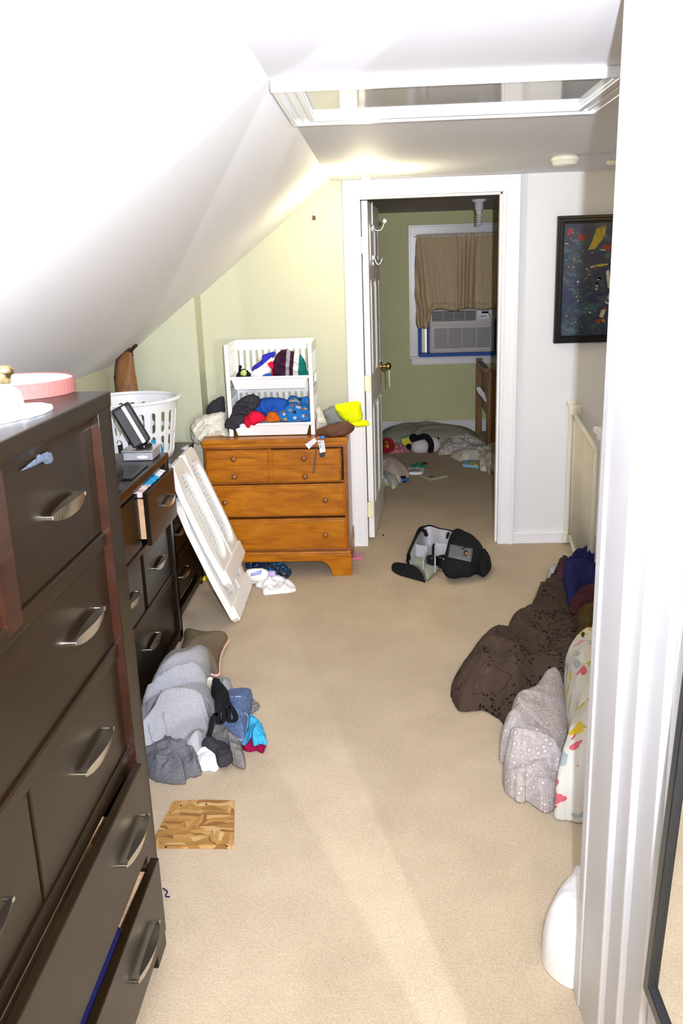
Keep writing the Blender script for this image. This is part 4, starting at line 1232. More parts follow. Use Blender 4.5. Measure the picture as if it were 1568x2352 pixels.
xm = -0.602
maple_front(xo0 + 0.010, xm - 0.004, 0.528, 0.704, [(-0.792, 0.661), (-0.793, 0.566)], split=[(xo0 + 0.014, xm - 0.012, 0.622, 0.700), (xo0 + 0.014, xm - 0.012, 0.532, 0.600)])
maple_front(xm + 0.004, xo1 - 0.034, 0.526, 0.700, [(-0.422, 0.657), (-0.419, 0.561)], pro=0.004, split=[(xm + 0.014, xo1 - 0.040, 0.618, 0.696), (xm + 0.014, xo1 - 0.040, 0.530, 0.597)], tilt=-0.6)
maple_front(xo0 + 0.010, xo1 - 0.016, 0.342, 0.514, [(-0.852, 0.427), (-0.318, 0.431)], pro=0.006)
maple_front(xo0 + 0.010, xo1 - 0.016, 0.152, 0.324, [(-0.852, 0.235), (-0.325, 0.237)], pro=0.002)
g = G(); g.box((xm - 0.006, yo - 0.008, 0.524), (xm + 0.006, yo + .01, 0.706), 0.002); g.done('centre_strip', 'maple', mp)
g = G()
pr_ = [(xo0 - 0.008, 0.0), (xo0 + 0.10, 0.0)] + [(xo0 + 0.10 + 0.07 * (1 - math.cos(a_)), 0.085 * math.sin(a_)) for a_ in [k * math.pi / 16 for k in range(1, 9)]]
mid_ = [(x, z) for x, z in pr_]
rt_ = [(xo0 + xo1 - x, z) for x, z in reversed(pr_)]
g.prism([(x, yo - 0.014, z) for x, z in mid_ + rt_ + [(xo1 + 0.008, 0.122), (xo0 - 0.008, 0.122)]], (0, 0.022, 0))
g.box((xo0 - 0.008, yo - 0.014, 0.115), (xo1 + 0.008, yo + .01, 0.140), 0.007)
for xs in (xo0 - 0.006, xo1 - 0.014):
    g.box((xs, yo, 0), (xs + 0.020, yo + 0.10, 0.12)); g.box((xs, yo1 - .10, 0), (xs + 0.020, yo1, 0.12)); g.box((xs, yo, 0.07), (xs + 0.020, yo1, 0.138))
g.done('plinth', 'maple', mp, bevel=0.002)

# stacked white bins on the maple chest
def stack_bin(x0, x1, yf, yb, z0, label, hgt):
    t = thing('stacking_bin', ((x0 + x1) / 2, (yf + yb) / 2, z0), label, 'bin', 'stacked white slotted bins on the maple chest')
    zl, zt = z0 + 0.055, z0 + hgt      # tray bottom above feet
    for x in (x0, x1 - 0.022):
        g = G(); g.box((x, yf, z0), (x + 0.022, yf + 0.018, zt), 0.003); g.done('post', 'white_plastic', t)
    for x in (x0 + 0.004, x1 - 0.02):
        g = G(); g.box((x, yb - 0.016, z0), (x + 0.016, yb, zt), 0.003); g.done('post', 'white_plastic', t)
    for x in (x0, x1 - 0.012):
        g = G(); g.box((x, yf + 0.018, zt - 0.012), (x + 0.012, yb - 0.016, zt), 0.002); g.done('top_rail', 'white_plastic', t)
    g = G()
    g.box((x0 + 0.012, yf + 0.01, zl - 0.003), (x1 - 0.012, yb, zl), 0)
    g.done('tray', 'white_plastic', t)
    g = G()
    # front lip: trapezoid apron hanging below a rounded rail
    g.box((x0 + 0.008, yf - 0.004, zl), (x1 - 0.008, yf + 0.012, zl + 0.014), 0.004)
    g.prism([(x0 + 0.030, yf + 0.004, zl), (x1 - 0.030, yf + 0.004, zl), (x1 - 0.045, yf + 0.010, zl - 0.052), (x0 + 0.045, yf + 0.010, zl - 0.052)], (0, 0.004, 0))
    g.done('front_lip', 'white_plastic', t)
    # slotted back and sides
    def slotted(fm, L, n_, name):
        g = G()
        slot_panel(g, fm, 0, L, zl, zt, n_, 0.42, 0.012, 0.055)
        solid(g.done(name, 'white_plastic', t), 0.004)
    slotted(lambda u, v: Vector((x0 + 0.006 + u, yb - 0.006, v)), x1 - x0 - 0.012, 13, 'back_panel')
    slotted(lambda u, v: Vector((x0 + 0.006, yf + 0.012 + u, v)), yb - yf - 0.02, 15, 'side_panel')
    slotted(lambda u, v: Vector((x1 - 0.006, yf + 0.012 + u, v)), yb - yf - 0.02, 15, 'side_panel')
    return t


bz = 0.762
byf, byb = 4.53, 4.85
bl, brr = -0.822, -0.366
stack_bin(bl, brr, byf, byb, bz, 'lower white slotted bin with blue and red clothes, feet on the maple chest', 0.245)
stack_bin(bl, brr, byf, byb, bz + 0.245, 'upper white slotted bin of the stack with a striped plum blanket', 0.235)

# ------------------------------------------------------------------ clothes in and around the bins
m, n, l, b = nt('print_blanket_stripes', (0.035, 0.01, 0.025), 0.95, 0.15)
co = coords(n, l, (1, 1, 1), (0, -0.10, 0))
sp = n.new('ShaderNodeSeparateXYZ'); l.new(co, sp.inputs[0])
mr = n.new('ShaderNodeMapRange'); mr.inputs[1].default_value = -0.086; mr.inputs[2].default_value = 0.086
l.new(sp.outputs[0], mr.inputs[0])
P_ = (0.040, 0.010, 0.030)
rr = ramp(n, [(0.0, P_), (0.36, (0.33, 0.32, 0.34)), (0.47, P_), (0.59, (0.70, 0.68, 0.66)), (0.75, (0.006, 0.16, 0.14))], 'CONSTANT')
l.new(mr.outputs[0], rr.inputs[0]); l.new(rr.outputs[0], b.inputs['Base Color'])
T3 = lambda pts: zz(pts, 420, 760, 0.2806)
GC = 'clothes stuffed in the stacked white bins'


def binc(name, pts, y, bulge, mat_, label, cat='clothes', seed=1, **kw):
    kw.setdefault('freq', 16)
    return hang_cloth(name, T3(pts), y, bulge, mat_, label, cat, GC, seed=seed, **kw)


binc('blanket', [(750, 372), (735, 280), (770, 190), (830, 150), (880, 160), (950, 185), (995, 240), (1010, 300), (1008, 374)], 4.66, 0.06, 'print_blanket_stripes', 'plum blanket with grey, white and teal stripes in the upper bin', 'blanket', 3)
binc('shirt', [(570, 330), (575, 290), (640, 240), (660, 195), (750, 170), (745, 215), (690, 260), (640, 300)], 4.74, 0.03, 'cloth_royal', 'royal blue shirt at the back of the upper bin', seed=5)
binc('shirt', [(545, 378), (560, 335), (620, 300), (700, 235), (735, 220), (745, 300), (720, 340), (690, 378)], 4.70, 0.035, 'cloth_white', 'white crumpled shirt in the middle of the upper bin', seed=6)
binc('sock', [(695, 275), (720, 250), (748, 262), (752, 310), (740, 375), (715, 376), (728, 320)], 4.655, 0.02, 'cloth_red', 'red sock pressed against the striped blanket', 'sock', 7)
binc('sock', [(650, 378), (670, 355), (710, 345), (735, 360), (730, 380)], 4.65, 0.02, 'cloth_blue', 'small blue sock at the front lip of the upper bin', 'sock', 8)
binc('knit_hat', [(440, 380), (455, 335), (490, 310), (530, 325), (552, 350), (548, 380)], 4.66, 0.03, 'cloth_black', 'black knit hat with a lime green toy on it in the upper bin', 'hat', 9)
o = binc('plush_frog', [(470, 365), (475, 330), (500, 318), (522, 335), (520, 362), (500, 370)], 4.645, 0.022, 'toy_lime', 'lime green soft toy on the black hat in the upper bin', 'toy', 10)
binc('sock', [(455, 330), (458, 290), (470, 280), (483, 292), (474, 318), (462, 350)], 4.66, 0.012, 'cloth_black', 'black sock poking up at the left of the upper bin', 'sock', 11)
binc('shirt', [(612, 235), (615, 215), (650, 212), (655, 232), (630, 250)], 4.76, 0.01, 'cloth_cream', 'cream collar peeking at the back of the upper bin', seed=12)
# lower bin
binc('trousers', [(340, 770), (380, 690), (420, 610), (480, 550), (570, 518), (625, 548), (630, 600), (570, 660), (510, 720), (500, 770), (430, 810), (370, 805)], 4.56, 0.06, 'cloth_charcoal', 'black trousers spilling over the left of the lower bin', seed=21)
binc('towel', [(580, 650), (585, 590), (650, 550), (760, 545), (850, 562), (860, 600), (830, 680), (720, 700), (640, 690)], 4.63, 0.07, 'cloth_blue', 'fluffy blue towel in the middle of the lower bin', 'towel', 22)
binc('shirt', [(505, 700), (530, 660), (580, 652), (640, 670), (685, 720), (640, 745), (590, 770), (555, 770), (550, 790), (512, 785), (500, 740)], 4.55, 0.045, 'cloth_red', 'bright red shirt hanging over the lip of the lower bin', seed=23)
binc('shorts', [(685, 735), (685, 690), (715, 660), (765, 665), (790, 700), (795, 738)], 4.565, 0.04, 'cloth_orange', 'orange cloth beside the red shirt in the lower bin', seed=24)
binc('pyjamas', [(785, 738), (775, 690), (830, 620), (890, 580), (960, 595), (1035, 640), (1036, 738)], 4.60, 0.055, 'print_sports', 'blue pyjama top printed with balls at the right of the lower bin', 'pyjamas', 25)
binc('pyjamas', [(862, 590), (865, 545), (900, 528), (960, 545), (1030, 540), (1034, 640), (980, 640), (920, 590)], 4.68, 0.04, 'print_sports', 'blue printed pyjama bottoms behind the ball print top', 'pyjamas', 26)
binc('shirt', [(868, 588), (880, 565), (930, 560), (960, 585), (920, 600)], 4.645, 0.012, 'cloth_light_grey', 'light grey cloth between the two printed pyjama pieces', seed=27)
binc('scarf', [(470, 700), (470, 665), (500, 645), (525, 665), (520, 700), (500, 770), (480, 720)], 4.56, 0.02, 'print_camo', 'dark blue patterned scrap between black trousers and red shirt', 'scarf', 28)

# on the chest, left and right of the bins
o = hang_cloth('sheet', T3([(66, 830), (75, 760), (130, 705), (250, 672), (340, 668), (352, 740), (375, 830), (388, 856), (280, 862), (170, 872), (140, 925), (85, 900)]), 4.60, 0.09, 'print_dotted_cream', 'cream sheet with tiny dark dots bunched left of the lower bin', 'sheet', seed=31, freq=10)
o = hang_cloth('jumper', T3([(196, 690), (200, 620), (255, 565), (335, 540), (345, 668), (340, 845), (240, 845)]), 4.72, 0.05, 'cloth_charcoal', 'charcoal jumper behind the dotted sheet', 'clothes', seed=32)
o = hang_cloth('knit_bonnet', T3([(1088, 800), (1090, 690), (1085, 640), (1115, 620), (1140, 660), (1165, 700), (1185, 772), (1140, 800)]), 4.60, 0.05, 'cloth_cream', 'cream knitted bonnet between the lower bin and the neon cap', 'hat', seed=33)
cap = thing('neon_cap', U(790, 975, 'y', 4.55), 'neon yellow cap with a grey band at the right end of the maple chest', 'cap')
hang_cloth('crown', T3([(1235, 622), (1300, 592), (1440, 577), (1458, 640), (1472, 700), (1440, 745), (1350, 745), (1300, 712)]), 4.56, 0.07, 'cloth_neon', parent=cap, seed=34, fold_amt=0.25, freq=5)
hang_cloth('band', T3([(1150, 655), (1235, 612), (1268, 660), (1305, 716), (1340, 748), (1270, 755), (1195, 772), (1165, 710)]), 4.55, 0.05, 'cloth_visor_grey', parent=cap, seed=35, fold_amt=0.2, freq=6, )
hang_cloth('brim', T3([(1345, 752), (1420, 738), (1490, 730), (1520, 748), (1512, 775), (1420, 782), (1360, 775)]), 4.52, 0.03, 'cloth_neon', parent=cap, seed=36, fold_amt=0.15, freq=6)
o = hang_cloth('baseball_glove', T3([(1090, 830), (1130, 790), (1230, 760), (1330, 742), (1390, 765), (1405, 795), (1385, 825), (1320, 858), (1200, 868), (1120, 858)]), 4.49, 0.05, 'leather_brown', 'dark brown leather glove in front of the neon cap', 'glove', seed=37, fold_amt=0.35)

ky = 4.438
kb = thing('key_bunch', U(731, 1010, 'y', ky), 'bunch of keys with two white tags hanging over the maple chest edge', 'keys')


def flatp(name, pts, mat_, par, y=ky, th=0.003, label=None):
    g = G(); g.prism([U(x, yy, 'y', y) for x, yy in T3(pts)], (0, th, 0))
    return g.done(name, mat_, par, label=label)


for q_, seg_ in (([(1000, 930), (1075, 875), (1095, 905), (1030, 968)], [((1020, 925), (1070, 890)), ((1026, 940), (1080, 902)), ((1035, 950), (1070, 926))]), ([(1110, 902), (1152, 895), (1167, 988), (1122, 1000)], [((1140, 905), (1155, 975)), ((1130, 910), (1143, 970)), ((1122, 915), (1130, 950))])):
    tg = flatp('key_tag', q_, 'tag_white', kb, label='white key tag with small dark print')
    g = G()
    for (a_, b_) in seg_:
        pa, pb_ = [U(x, y_, 'y', ky - 0.0012) for x, y_ in T3([a_, b_])]
        g.tube([pa, pb_], 0.0009, 5)
    g.done('print_line', 'tag_ink', tg)
flatp('key_fob', [(1112, 1003), (1165, 992), (1160, 1028), (1145, 1036), (1120, 1034)], 'black_plastic', kb, label='black plastic fob')
flatp('strap', [(1084, 960), (1100, 962), (1078, 1166), (1060, 1166)], 'leather_strap', kb, y=ky + 0.004, label='thin dark red leather strap')
g = G(); kc = U(*T3([(1110, 890)])[0], 'y', ky)
g.tube([kc + Vector((0.012 * math.cos(a_ * math.pi / 12), 0, 0.012 * math.sin(a_ * math.pi / 12))) for a_ in range(24)], 0.0013, 6, True); g.done('key_ring', 'silver', kb, smooth=True)
for k, (dx, dz_) in enumerate(((-0.006, -0.026), (0.010, -0.028))):
    g = G(); a_ = kc + Vector((dx * 0.5, -0.003, -0.01)); b_ = kc + Vector((dx, -0.003, dz_ * 1.6)); g.cyl(a_, b_, 0.0022, seg=8); g.ball(a_, 0.007, 12, (1, 0.25, 1)); g.done('key', 'silver', kb, smooth=True)
g = G(); g.ball(kc + Vector((0.020, -0.004, 0.012)), 0.010, 12, (1.5, 0.5, 0.8)); g.done('key_cap', 'toy_blue', kb, smooth=True, label='small blue key cap')

# ------------------------------------------------------------------ folded white gate leaning on the corner chest
gt = thing('folded_gate', (-0.75, 4.05, 0.0), 'white plastic gate of two mesh panels leaning on the corner chest', 'baby gate')
O_ = Vector((-0.728, 3.755, 0.004))
ey = Vector((-0.010, 0.535, 0.0)).normalized()
es = Vector((-0.300, 0.0, 0.758)); es.normalize()
en = ey.cross(es).normalized()
if en.x < 0: en = -en
WG = 0.535


def gp(s, w, h_): return O_ + es * s + ey * w + en * h_


def gate_panel(s0, s1, h0, w0, w1, name):
    LT = s1 - s0
    fr = 0.055; th_ = 0.034; fb_ = 0.115
    def bar(sa, sb, wa, wb, ha, hb, g):
        vs = [g.bm.verts.new(gp(s_, w_, h_)) for h_ in (ha, hb) for (s_, w_) in ((sa, wa), (sb, wa), (sb, wb), (sa, wb))]
        for f in ((0, 1, 2, 3), (7, 6, 5, 4), (0, 4, 5, 1), (1, 5, 6, 2), (2, 6, 7, 3), (3, 7, 4, 0)): g.bm.faces.new([vs[i] for i in f])
    g = G()
    # rounded outer frame: outline with two oval openings
    cx_, cy_ = (w0 + w1) / 2, (s0 + s1) / 2
    wid = w1 - w0
    wins = []
    half = (wid - 3 * fr * 0.9) / 2
    for k in range(2):
        wa = w0 + fr * 0.9 + k * (half + fr * 0.9)
        wins.append((wa, wa + half))
    f2 = lambda u, v: gp(v, u, h0)
    bounds = [w0, (wins[0][1] + wins[1][0]) / 2, w1]
    for k in range(2):
        a, b2 = wins[k]
        ca = (a + b2) / 2
        hw = half / 2
        va, vb = s0 + fb_ + hw, s1 - fr - hw
        inner, outer = [], []
        SG = 10
        for (cv_, t0) in ((vb, 0), (va, math.pi)):
            for i in range(SG + 1):
                t = t0 + math.pi * i / SG
                inner.append((ca + hw * math.cos(t), cv_ + hw * math.sin(t)))
                L_, R_ = bounds[k], bounds[k + 1]
                c_r = 0.05
                f = i / SG
                if t0 == 0:
                    outer.append((R_, vb) if i == 0 else (L_, vb) if i == SG else (R_ - (R_ - L_) * f, s1 - (c_r * max(0, 1 - (i / SG) * 5) if (k == 1) else 0) - (c_r * max(0, 1 - (1 - i / SG) * 5) if (k == 0) else 0)))
                else:
                    outer.append((L_, va) if i == 0 else (R_, va) if i == SG else (L_ + (R_ - L_) * f, s0 + (c_r * max(0, 1 - (i / SG) * 5) if (k == 0) else 0) + (c_r * max(0, 1 - (1 - i / SG) * 5) if (k == 1) else 0)))
        it = [g.bm.verts.new(gp(v, u, h0 + th_)) for u, v in inner]; ot = [g.bm.verts.new(gp(v, u, h0 + th_ - 0.006 * (abs(u - cx_) > wid * .45))) for u, v in outer]
        ib = [g.bm.verts.new(gp(v, u, h0)) for u, v in inner]; ob = [g.bm.verts.new(gp(v, u, h0)) for u, v in outer]
        mm_ = len(it)
        for i in range(mm_):
            j = (i + 1) % mm_
            g.bm.faces.new((it[i], it[j], ot[j], ot[i])); g.bm.faces.new((ib[j], ib[i], ob[i], ob[j])); g.bm.faces.new((it[j], it[i], ib[i], ib[j])); g.bm.faces.new((ot[i], ot[j], ob[j], ob[i]))
    bmesh.ops.remove_doubles(g.bm, verts=g.bm.verts, dist=1e-5)
    fo = g.done(name, 'gate_plastic', gt, bevel=0.004)
    g = G()
    for k in range(2):
        a, b2 = wins[k]
        hw = half / 2; ca = (a + b2) / 2; va, vb = s0 + fb_ + hw, s1 - fr - hw
        inside = lambda u, v: (abs(u - ca) <= hw and va <= v <= vb) or math.hypot(u - ca, v - vb) <= hw or math.hypot(u - ca, v - va) <= hw
        pit = 0.021
        for sgn in (-1, 1):
            c0 = -2.0
            while c0 < 2.0:
                # line v = 1.6*sgn*(u-ca) + c
                run = []
                for i in range(61):
                    u = a + (b2 - a) * i / 60
                    v = 1.6 * sgn * (u - ca) + c0
                    if inside(u, v): run.append((u, v))
                if len(run) > 1:
                    p0_, p1_ = run[0], run[-1]
                    g.tube([gp(p0_[1], p0_[0], h0 + 0.016), gp(p1_[1], p1_[0], h0 + 0.016)], 0.0018, 4)
                c0 += pit * 1.9
    g.done('mesh', 'gate_plastic', fo)
    # narrow rails along the long edges
    g = G()
    bar(s0 + 0.012, s0 + 0.085, w0 + 0.03, w1 - 0.03, h0 + th_ - 0.002, h0 + th_ + 0.007, g)
    g.done('end_cap', 'gate_plastic', fo, bevel=0.003)
    g = G()
    bar(s0 + 0.10, s1 - 0.05, (w0 + w1) / 2 - 0.006, (w0 + w1) / 2 + 0.006, h0 + th_ - 0.002, h0 + th_ + 0.006, g)
    g.done('centre_rib', 'gate_plastic', fo, bevel=0.003)
    return fo


gate_panel(0.0, 0.645, 0.0, 0.0, WG, 'lower_panel')
gate_panel(0.175, 0.800, 0.043, -0.008, WG - 0.012, 'upper_panel')
for (s_, w_, h_) in ((0.803, 0.045, 0.045), (0.803, 0.46, 0.045), (0.648, 0.04, 0.012)):
    g = G(); g.cyl(gp(s_ - 0.006, w_, h_), gp(s_ + 0.012, w_, h_), 0.021, seg=24)
    g.done('bumper', 'grey_plastic', gt, bevel=0.002, label='round grey rubber bumper')

# ------------------------------------------------------------------ stairs gate and newel post
ga, gb = Vector((1.075, 4.93, 0)), Vector((0.965, 3.95, 0))
sg = thing('stair_gate', (ga + gb) / 2, 'white barred gate closing the stairs beyond the clothes pile', 'stair gate')
gd = (gb - ga).normalized()
ztop_, zbot_ = 0.765, 0.055
g = G(); g.cyl(ga + Vector((0, 0, ztop_)), gb + Vector((0, 0, ztop_)), 0.013, seg=14); g.done('top_rail', 'cream_plastic', sg, smooth=True)
g = G(); g.cyl(ga + Vector((0, 0, zbot_)), gb + Vector((0, 0, zbot_)), 0.015, seg=14); g.done('bottom_rail', 'cream_plastic', sg, smooth=True)
nb = 14
for k in range(nb + 1):
    p = ga + (gb - ga) * (k / nb)
    g = G(); g.cyl(p + Vector((0, 0, zbot_)), p + Vector((0, 0, ztop_)), 0.011 if k in (0, nb) else 0.0055, seg=10); g.done('bar', 'cream_plastic', sg, smooth=True)
g = G(); g.box((ga.x - 0.035, 4.925, 0.03), (ga.x - 0.012, 4.952, 0.84), 0.006); g.done('wall_bracket', 'cream_plastic', sg)
g = G(); g.box((ga.x - 0.040, 4.895, 0.765), (ga.x + 0.030, 4.945, 0.825), 0.012); g.done('latch', 'cream_plastic', sg)
g = G(); g.cyl((ga.x - 0.045, 4.93, 0.825), (ga.x - 0.005, 4.935, 0.835), 0.018, seg=18); g.done('mount_cup', 'cream_plastic', sg)
g = G(); g.cyl((ga.x - 0.03, 4.93, 0.02), (ga.x - 0.03, 4.93, 0.07), 0.018, seg=18); g.done('foot_mount', 'cream_plastic', sg)

np_ = thing('newel_post', (1.02, 3.80, 0), 'square white newel post with a rounded cap beside the stair gate', 'post')
g = G(); g.box((0.960, 3.74, 0), (1.10, 3.88, 0.86), 0.004); g.done('shaft', 'trim_gloss', np_)
g = G(); g.box((0.930, 3.71, 0.862), (1.13, 3.91, 0.892), 0.013); g.done('cap', 'trim_gloss', np_)
g = G(); g.box((0.945, 3.725, 0.835), (1.115, 3.895, 0.863), 0.008); g.done('moulding', 'trim_gloss', np_)

# ------------------------------------------------------------------ things on the carpet by the maple chest
T4 = lambda pts: zz(pts, 380, 980, 0.3061)
floor_cloth('swim_shorts', T4([(605, 1062), (608, 1035), (660, 1022), (700, 1035), (760, 1005), (830, 1015), (880, 1055), (940, 1078), (935, 1120), (890, 1140), (840, 1120), (800, 1100), (700, 1090)]), 0.002, 0.05, 'print_camo', 'dark blue patterned shorts lying under the maple chest', 'clothes', seed=41, freq=16, fold_amt=0.7)
floor_cloth('shirt', T4([(675, 1200), (690, 1160), (760, 1135), (850, 1125), (920, 1165), (982, 1225), (930, 1248), (840, 1256), (738, 1262), (720, 1215)]), 0.002, 0.045, 'cloth_white', 'white shirt crumpled on the carpet below the lotion bottle', 'clothes', seed=42, freq=14, fold_amt=0.7)
floor_cloth('sock', T4([(600, 1160), (640, 1150), (700, 1160), (690, 1175), (640, 1175)]), 0.002, 0.02, 'cloth_white', 'white sock half under the lotion bottle', 'sock', seed=43, freq=18)
A = U(*T4([(600, 1118)])[0], 'z', 0.055); B2 = U(*T4([(770, 1108)])[0], 'z', 0.055)
lo_ = thing('lotion_bottle', (A + B2) / 2 - Vector((0, 0, .055)), 'white lotion bottle with lavender cap lying by the maple chest', 'bottle')
dr_ = (B2 - A); Lb = dr_.length; dr_.normalize()
LM = Matrix.Translation(A) @ dr_.to_track_quat('Z', 'X').to_matrix().to_4x4()
g = G(); g.lathe((0, 0, 0), [(0, 0), (0.022, 0.0), (0.034, 0.012), (0.037, 0.04), (0.036, Lb * 0.7), (0.028, Lb * 0.9), (0.018, Lb), (0, Lb)], 32)
bmesh.ops.scale(g.bm, vec=(1.0, 0.55, 1.0), verts=g.bm.verts)
bmesh.ops.transform(g.bm, matrix=LM, verts=g.bm.verts)
lb_ = g.done('body', 'lotion_white', lo_, smooth=True)
g = G(); g.lathe((0, 0, 0), [(0, Lb), (0.019, Lb), (0.018, Lb + 0.035), (0.013, Lb + 0.04), (0, Lb + .04)], 24); bmesh.ops.transform(g.bm, matrix=LM, verts=g.bm.verts)
g.done('cap', 'lavender', lo_, smooth=True, label='lavender flip cap')
patch('label', lb_, T4([(640, 1100), (725, 1073), (715, 1108), (640, 1122)]), 'label_blue', lo_, 6, 6, 0.001, 'pale blue printed label')
g = G(); q_ = [U(x, y_, 'z', 0.001) for x, y_ in T4([(1392, 962), (1484, 962), (1486, 1002), (1388, 1004)])]; g.prism(q_, (0, 0, 0.012))
tag(g.done('small_box', 'rose_plastic', bevel=0.002), 'flat rose pink plastic case on the carpet at the door casing', 'case')
g = G(); q_ = U(468, 1335, 'z', 0.0); g.ball(q_ + Vector((0, 0, 0.015)), 0.016, 14, (1, 1.3, 0.9)); g.ball(q_ + Vector((0.012, 0.03, 0.012)), 0.012, 12)
tag(g.done('toy_duck', 'toy_yellow', smooth=True), 'small yellow toy on the carpet behind the folded gate', 'toy')

# ------------------------------------------------------------------ laundry heap by the low dresser
TL = lambda pts: zz(pts, 280, 1420, 0.2551)
GL = 'laundry heap on the carpet beside the low dresser'
pc = [U(x, y_, 'z', 0.03) for x, y_ in TL([(570, 155), (955, 190), (865, 512), (440, 500)])]
pil = thing('cushion', sum(pc, Vector()) / 4 - Vector((0, 0, .03)), 'square brown cushion with pale pink piping behind the laundry heap', 'cushion')
sq = []
for i in range(4):
    a_, b_ = pc[i], pc[(i + 1) % 4]
    mid = (a_ + b_) / 2; cen = sum(pc, Vector()) / 4
    sq += [a_, a_ * 0.75 + b_ * 0.25 + (cen - mid) * 0.07, mid + (cen - mid) * 0.11, a_ * 0.25 + b_ * 0.75 + (cen - mid) * 0.07]
sq = [Vector((p.x, p.y, 0.03)) for p in sq]
cloth('cover', sq, UP, 0.085, 'cloth_pillow_brown', seed=50, parent=pil, fold_amt=0.08, freq=6, power=2.2, wobble=0.001, thick=0.002)
cloth('underside', sq[::-1], (0, 0, -1), 0.026, 'cloth_pillow_brown', seed=51, parent=pil, fold_amt=0.05, freq=6, wobble=0.001, thick=0.001)
g = G(); g.tube(spline(sq, 10), 0.0055, 8, True); g.done('piping', 'cloth_piping_pink', pil, smooth=True, label='pale pink piping')

floor_cloth('shirt', TL([(870, 570), (950, 565), (985, 620), (990, 720), (900, 740), (860, 660)]), 0.002, 0.05, 'cloth_light_grey', 'small light grey shirt between cushion and jeans', 'clothes', GL, seed=52)
jn = floor_cloth('jeans', TL([(960, 700), (1060, 685), (1150, 676), (1176, 715), (1165, 830), (1145, 930), (1125, 1050), (1105, 1145), (1040, 1120), (940, 1060), (830, 1020), (860, 900), (900, 790)]), 0.03, 0.075, 'cloth_denim', 'faded blue jeans folded in the laundry heap', 'jeans', GL, seed=53, fold_amt=0.25, freq=9, zmid=0.0)
trace('stitching', jn, TL([(985, 712), (1060, 705), (1165, 716)]), 'cloth_denim_light', 0.0022)
trace('stitching', jn, TL([(1030, 852), (1110, 855), (1135, 900), (1120, 1000), (1085, 1095), (1020, 1070)]), 'cloth_denim_light', 0.0022)
floor_cloth('shirt', TL([(1165, 748), (1200, 770), (1238, 805), (1190, 850), (1150, 870), (1150, 800)]), 0.002, 0.03, 'cloth_warm_grey', 'grey-violet scrap of shirt sticking out right of the jeans', 'clothes', GL, seed=54)
floor_cloth('shirt', TL([(1078, 1165), (1110, 1110), (1160, 1070), (1230, 1120), (1292, 1150), (1265, 1216), (1210, 1195), (1160, 1205), (1105, 1195)]), 0.002, 0.04, 'cloth_magenta', 'dark magenta cloth at the right foot of the heap', 'clothes', GL, seed=55)
floor_cloth('shirt', TL([(1150, 915), (1200, 935), (1255, 980), (1280, 1040), (1305, 1135), (1240, 1135), (1185, 1150), (1160, 1080), (1110, 1145), (1100, 1120), (1130, 1030)]), 0.03, 0.045, 'cloth_cyan', 'bright cyan shirt sticking out right of the jeans', 'clothes', GL, seed=56, freq=14)
floor_cloth('jumper', TL([(750, 1110), (820, 1040), (900, 1032), (990, 1060), (1060, 1120), (1090, 1210), (1112, 1345), (1040, 1342), (985, 1300), (1000, 1230), (960, 1170), (880, 1150)]), 0.012, 0.075, 'cloth_warm_grey', 'warm grey ribbed jumper below the jeans', 'clothes', GL, seed=57)
floor_cloth('shirt', TL([(705, 1195), (740, 1150), (850, 1160), (940, 1158), (1000, 1225), (990, 1300), (930, 1338), (870, 1335), (830, 1260)]), 0.03, 0.06, 'cloth_charcoal', 'black shirt at the front of the laundry heap', 'clothes', GL, seed=58)
floor_cloth('sock', TL([(648, 1300), (690, 1225), (770, 1210), (840, 1245), (872, 1300), (870, 1360), (835, 1386), (780, 1375), (715, 1378)]), 0.002, 0.06, 'cloth_white', 'white sock at the front edge of the heap', 'sock', GL, seed=59, fold_amt=0.3)
floor_cloth('shirt', TL([(170, 1300), (220, 1215), (290, 1175), (400, 1180), (560, 1210), (692, 1215), (690, 1285), (722, 1340), (700, 1420), (590, 1442), (560, 1495), (400, 1490), (250, 1440)]), 0.002, 0.085, 'cloth_mid_grey', 'dark grey marl shirt at the front left of the heap', 'clothes', GL, seed=60, xmin=-0.925, freq=12, fold_amt=0.65)
sw = floor_cloth('sweatshirt', TL([(60, 900), (90, 620), (135, 530), (260, 465), (400, 385), (490, 350), (620, 345), (720, 335), (792, 375), (805, 450), (790, 530), (768, 575), (800, 670), (838, 760), (835, 850), (800, 905), (790, 1050), (755, 1130), (685, 1212), (560, 1215), (420, 1185), (300, 1180), (220, 1212), (120, 1180)]), 0.04, 0.125, 'cloth_light_grey', 'large light grey sweatshirt covering the laundry heap', 'sweatshirt', GL, seed=61, xmin=-0.925, freq=4.8, fold_amt=0.55, ang=1.9, rings=60, flat=0.45, fine=0.05)
trace('seam', sw, TL([(330, 570), (350, 660), (370, 850), (395, 960), (405, 1080)]), 'cloth_light_grey', 0.003)
trace('seam', sw, TL([(180, 600), (225, 760), (240, 960), (280, 1120)]), 'cloth_light_grey', 0.002)
floor_cloth('shirt', TL([(758, 600), (775, 570), (815, 568), (828, 600), (812, 665), (790, 640)]), 0.11, 0.04, 'cloth_cream', 'cream scrap next to the black bra straps', 'clothes', GL, seed=62)
br2 = thing('bra', U(*TL([(880, 750)])[0], 'z', 0.10), 'black bra with looped straps over the heap', 'bra', GL)
bp = [U(x, y_, 'z', 0.12) for x, y_ in TL([(820, 585), (880, 588), (882, 640), (935, 650), (968, 720), (940, 775), (915, 830), (850, 860), (838, 760), (805, 690)])]
cloth('cup', bp, UP, 0.045, 'cloth_black', seed=63, parent=br2, freq=14)
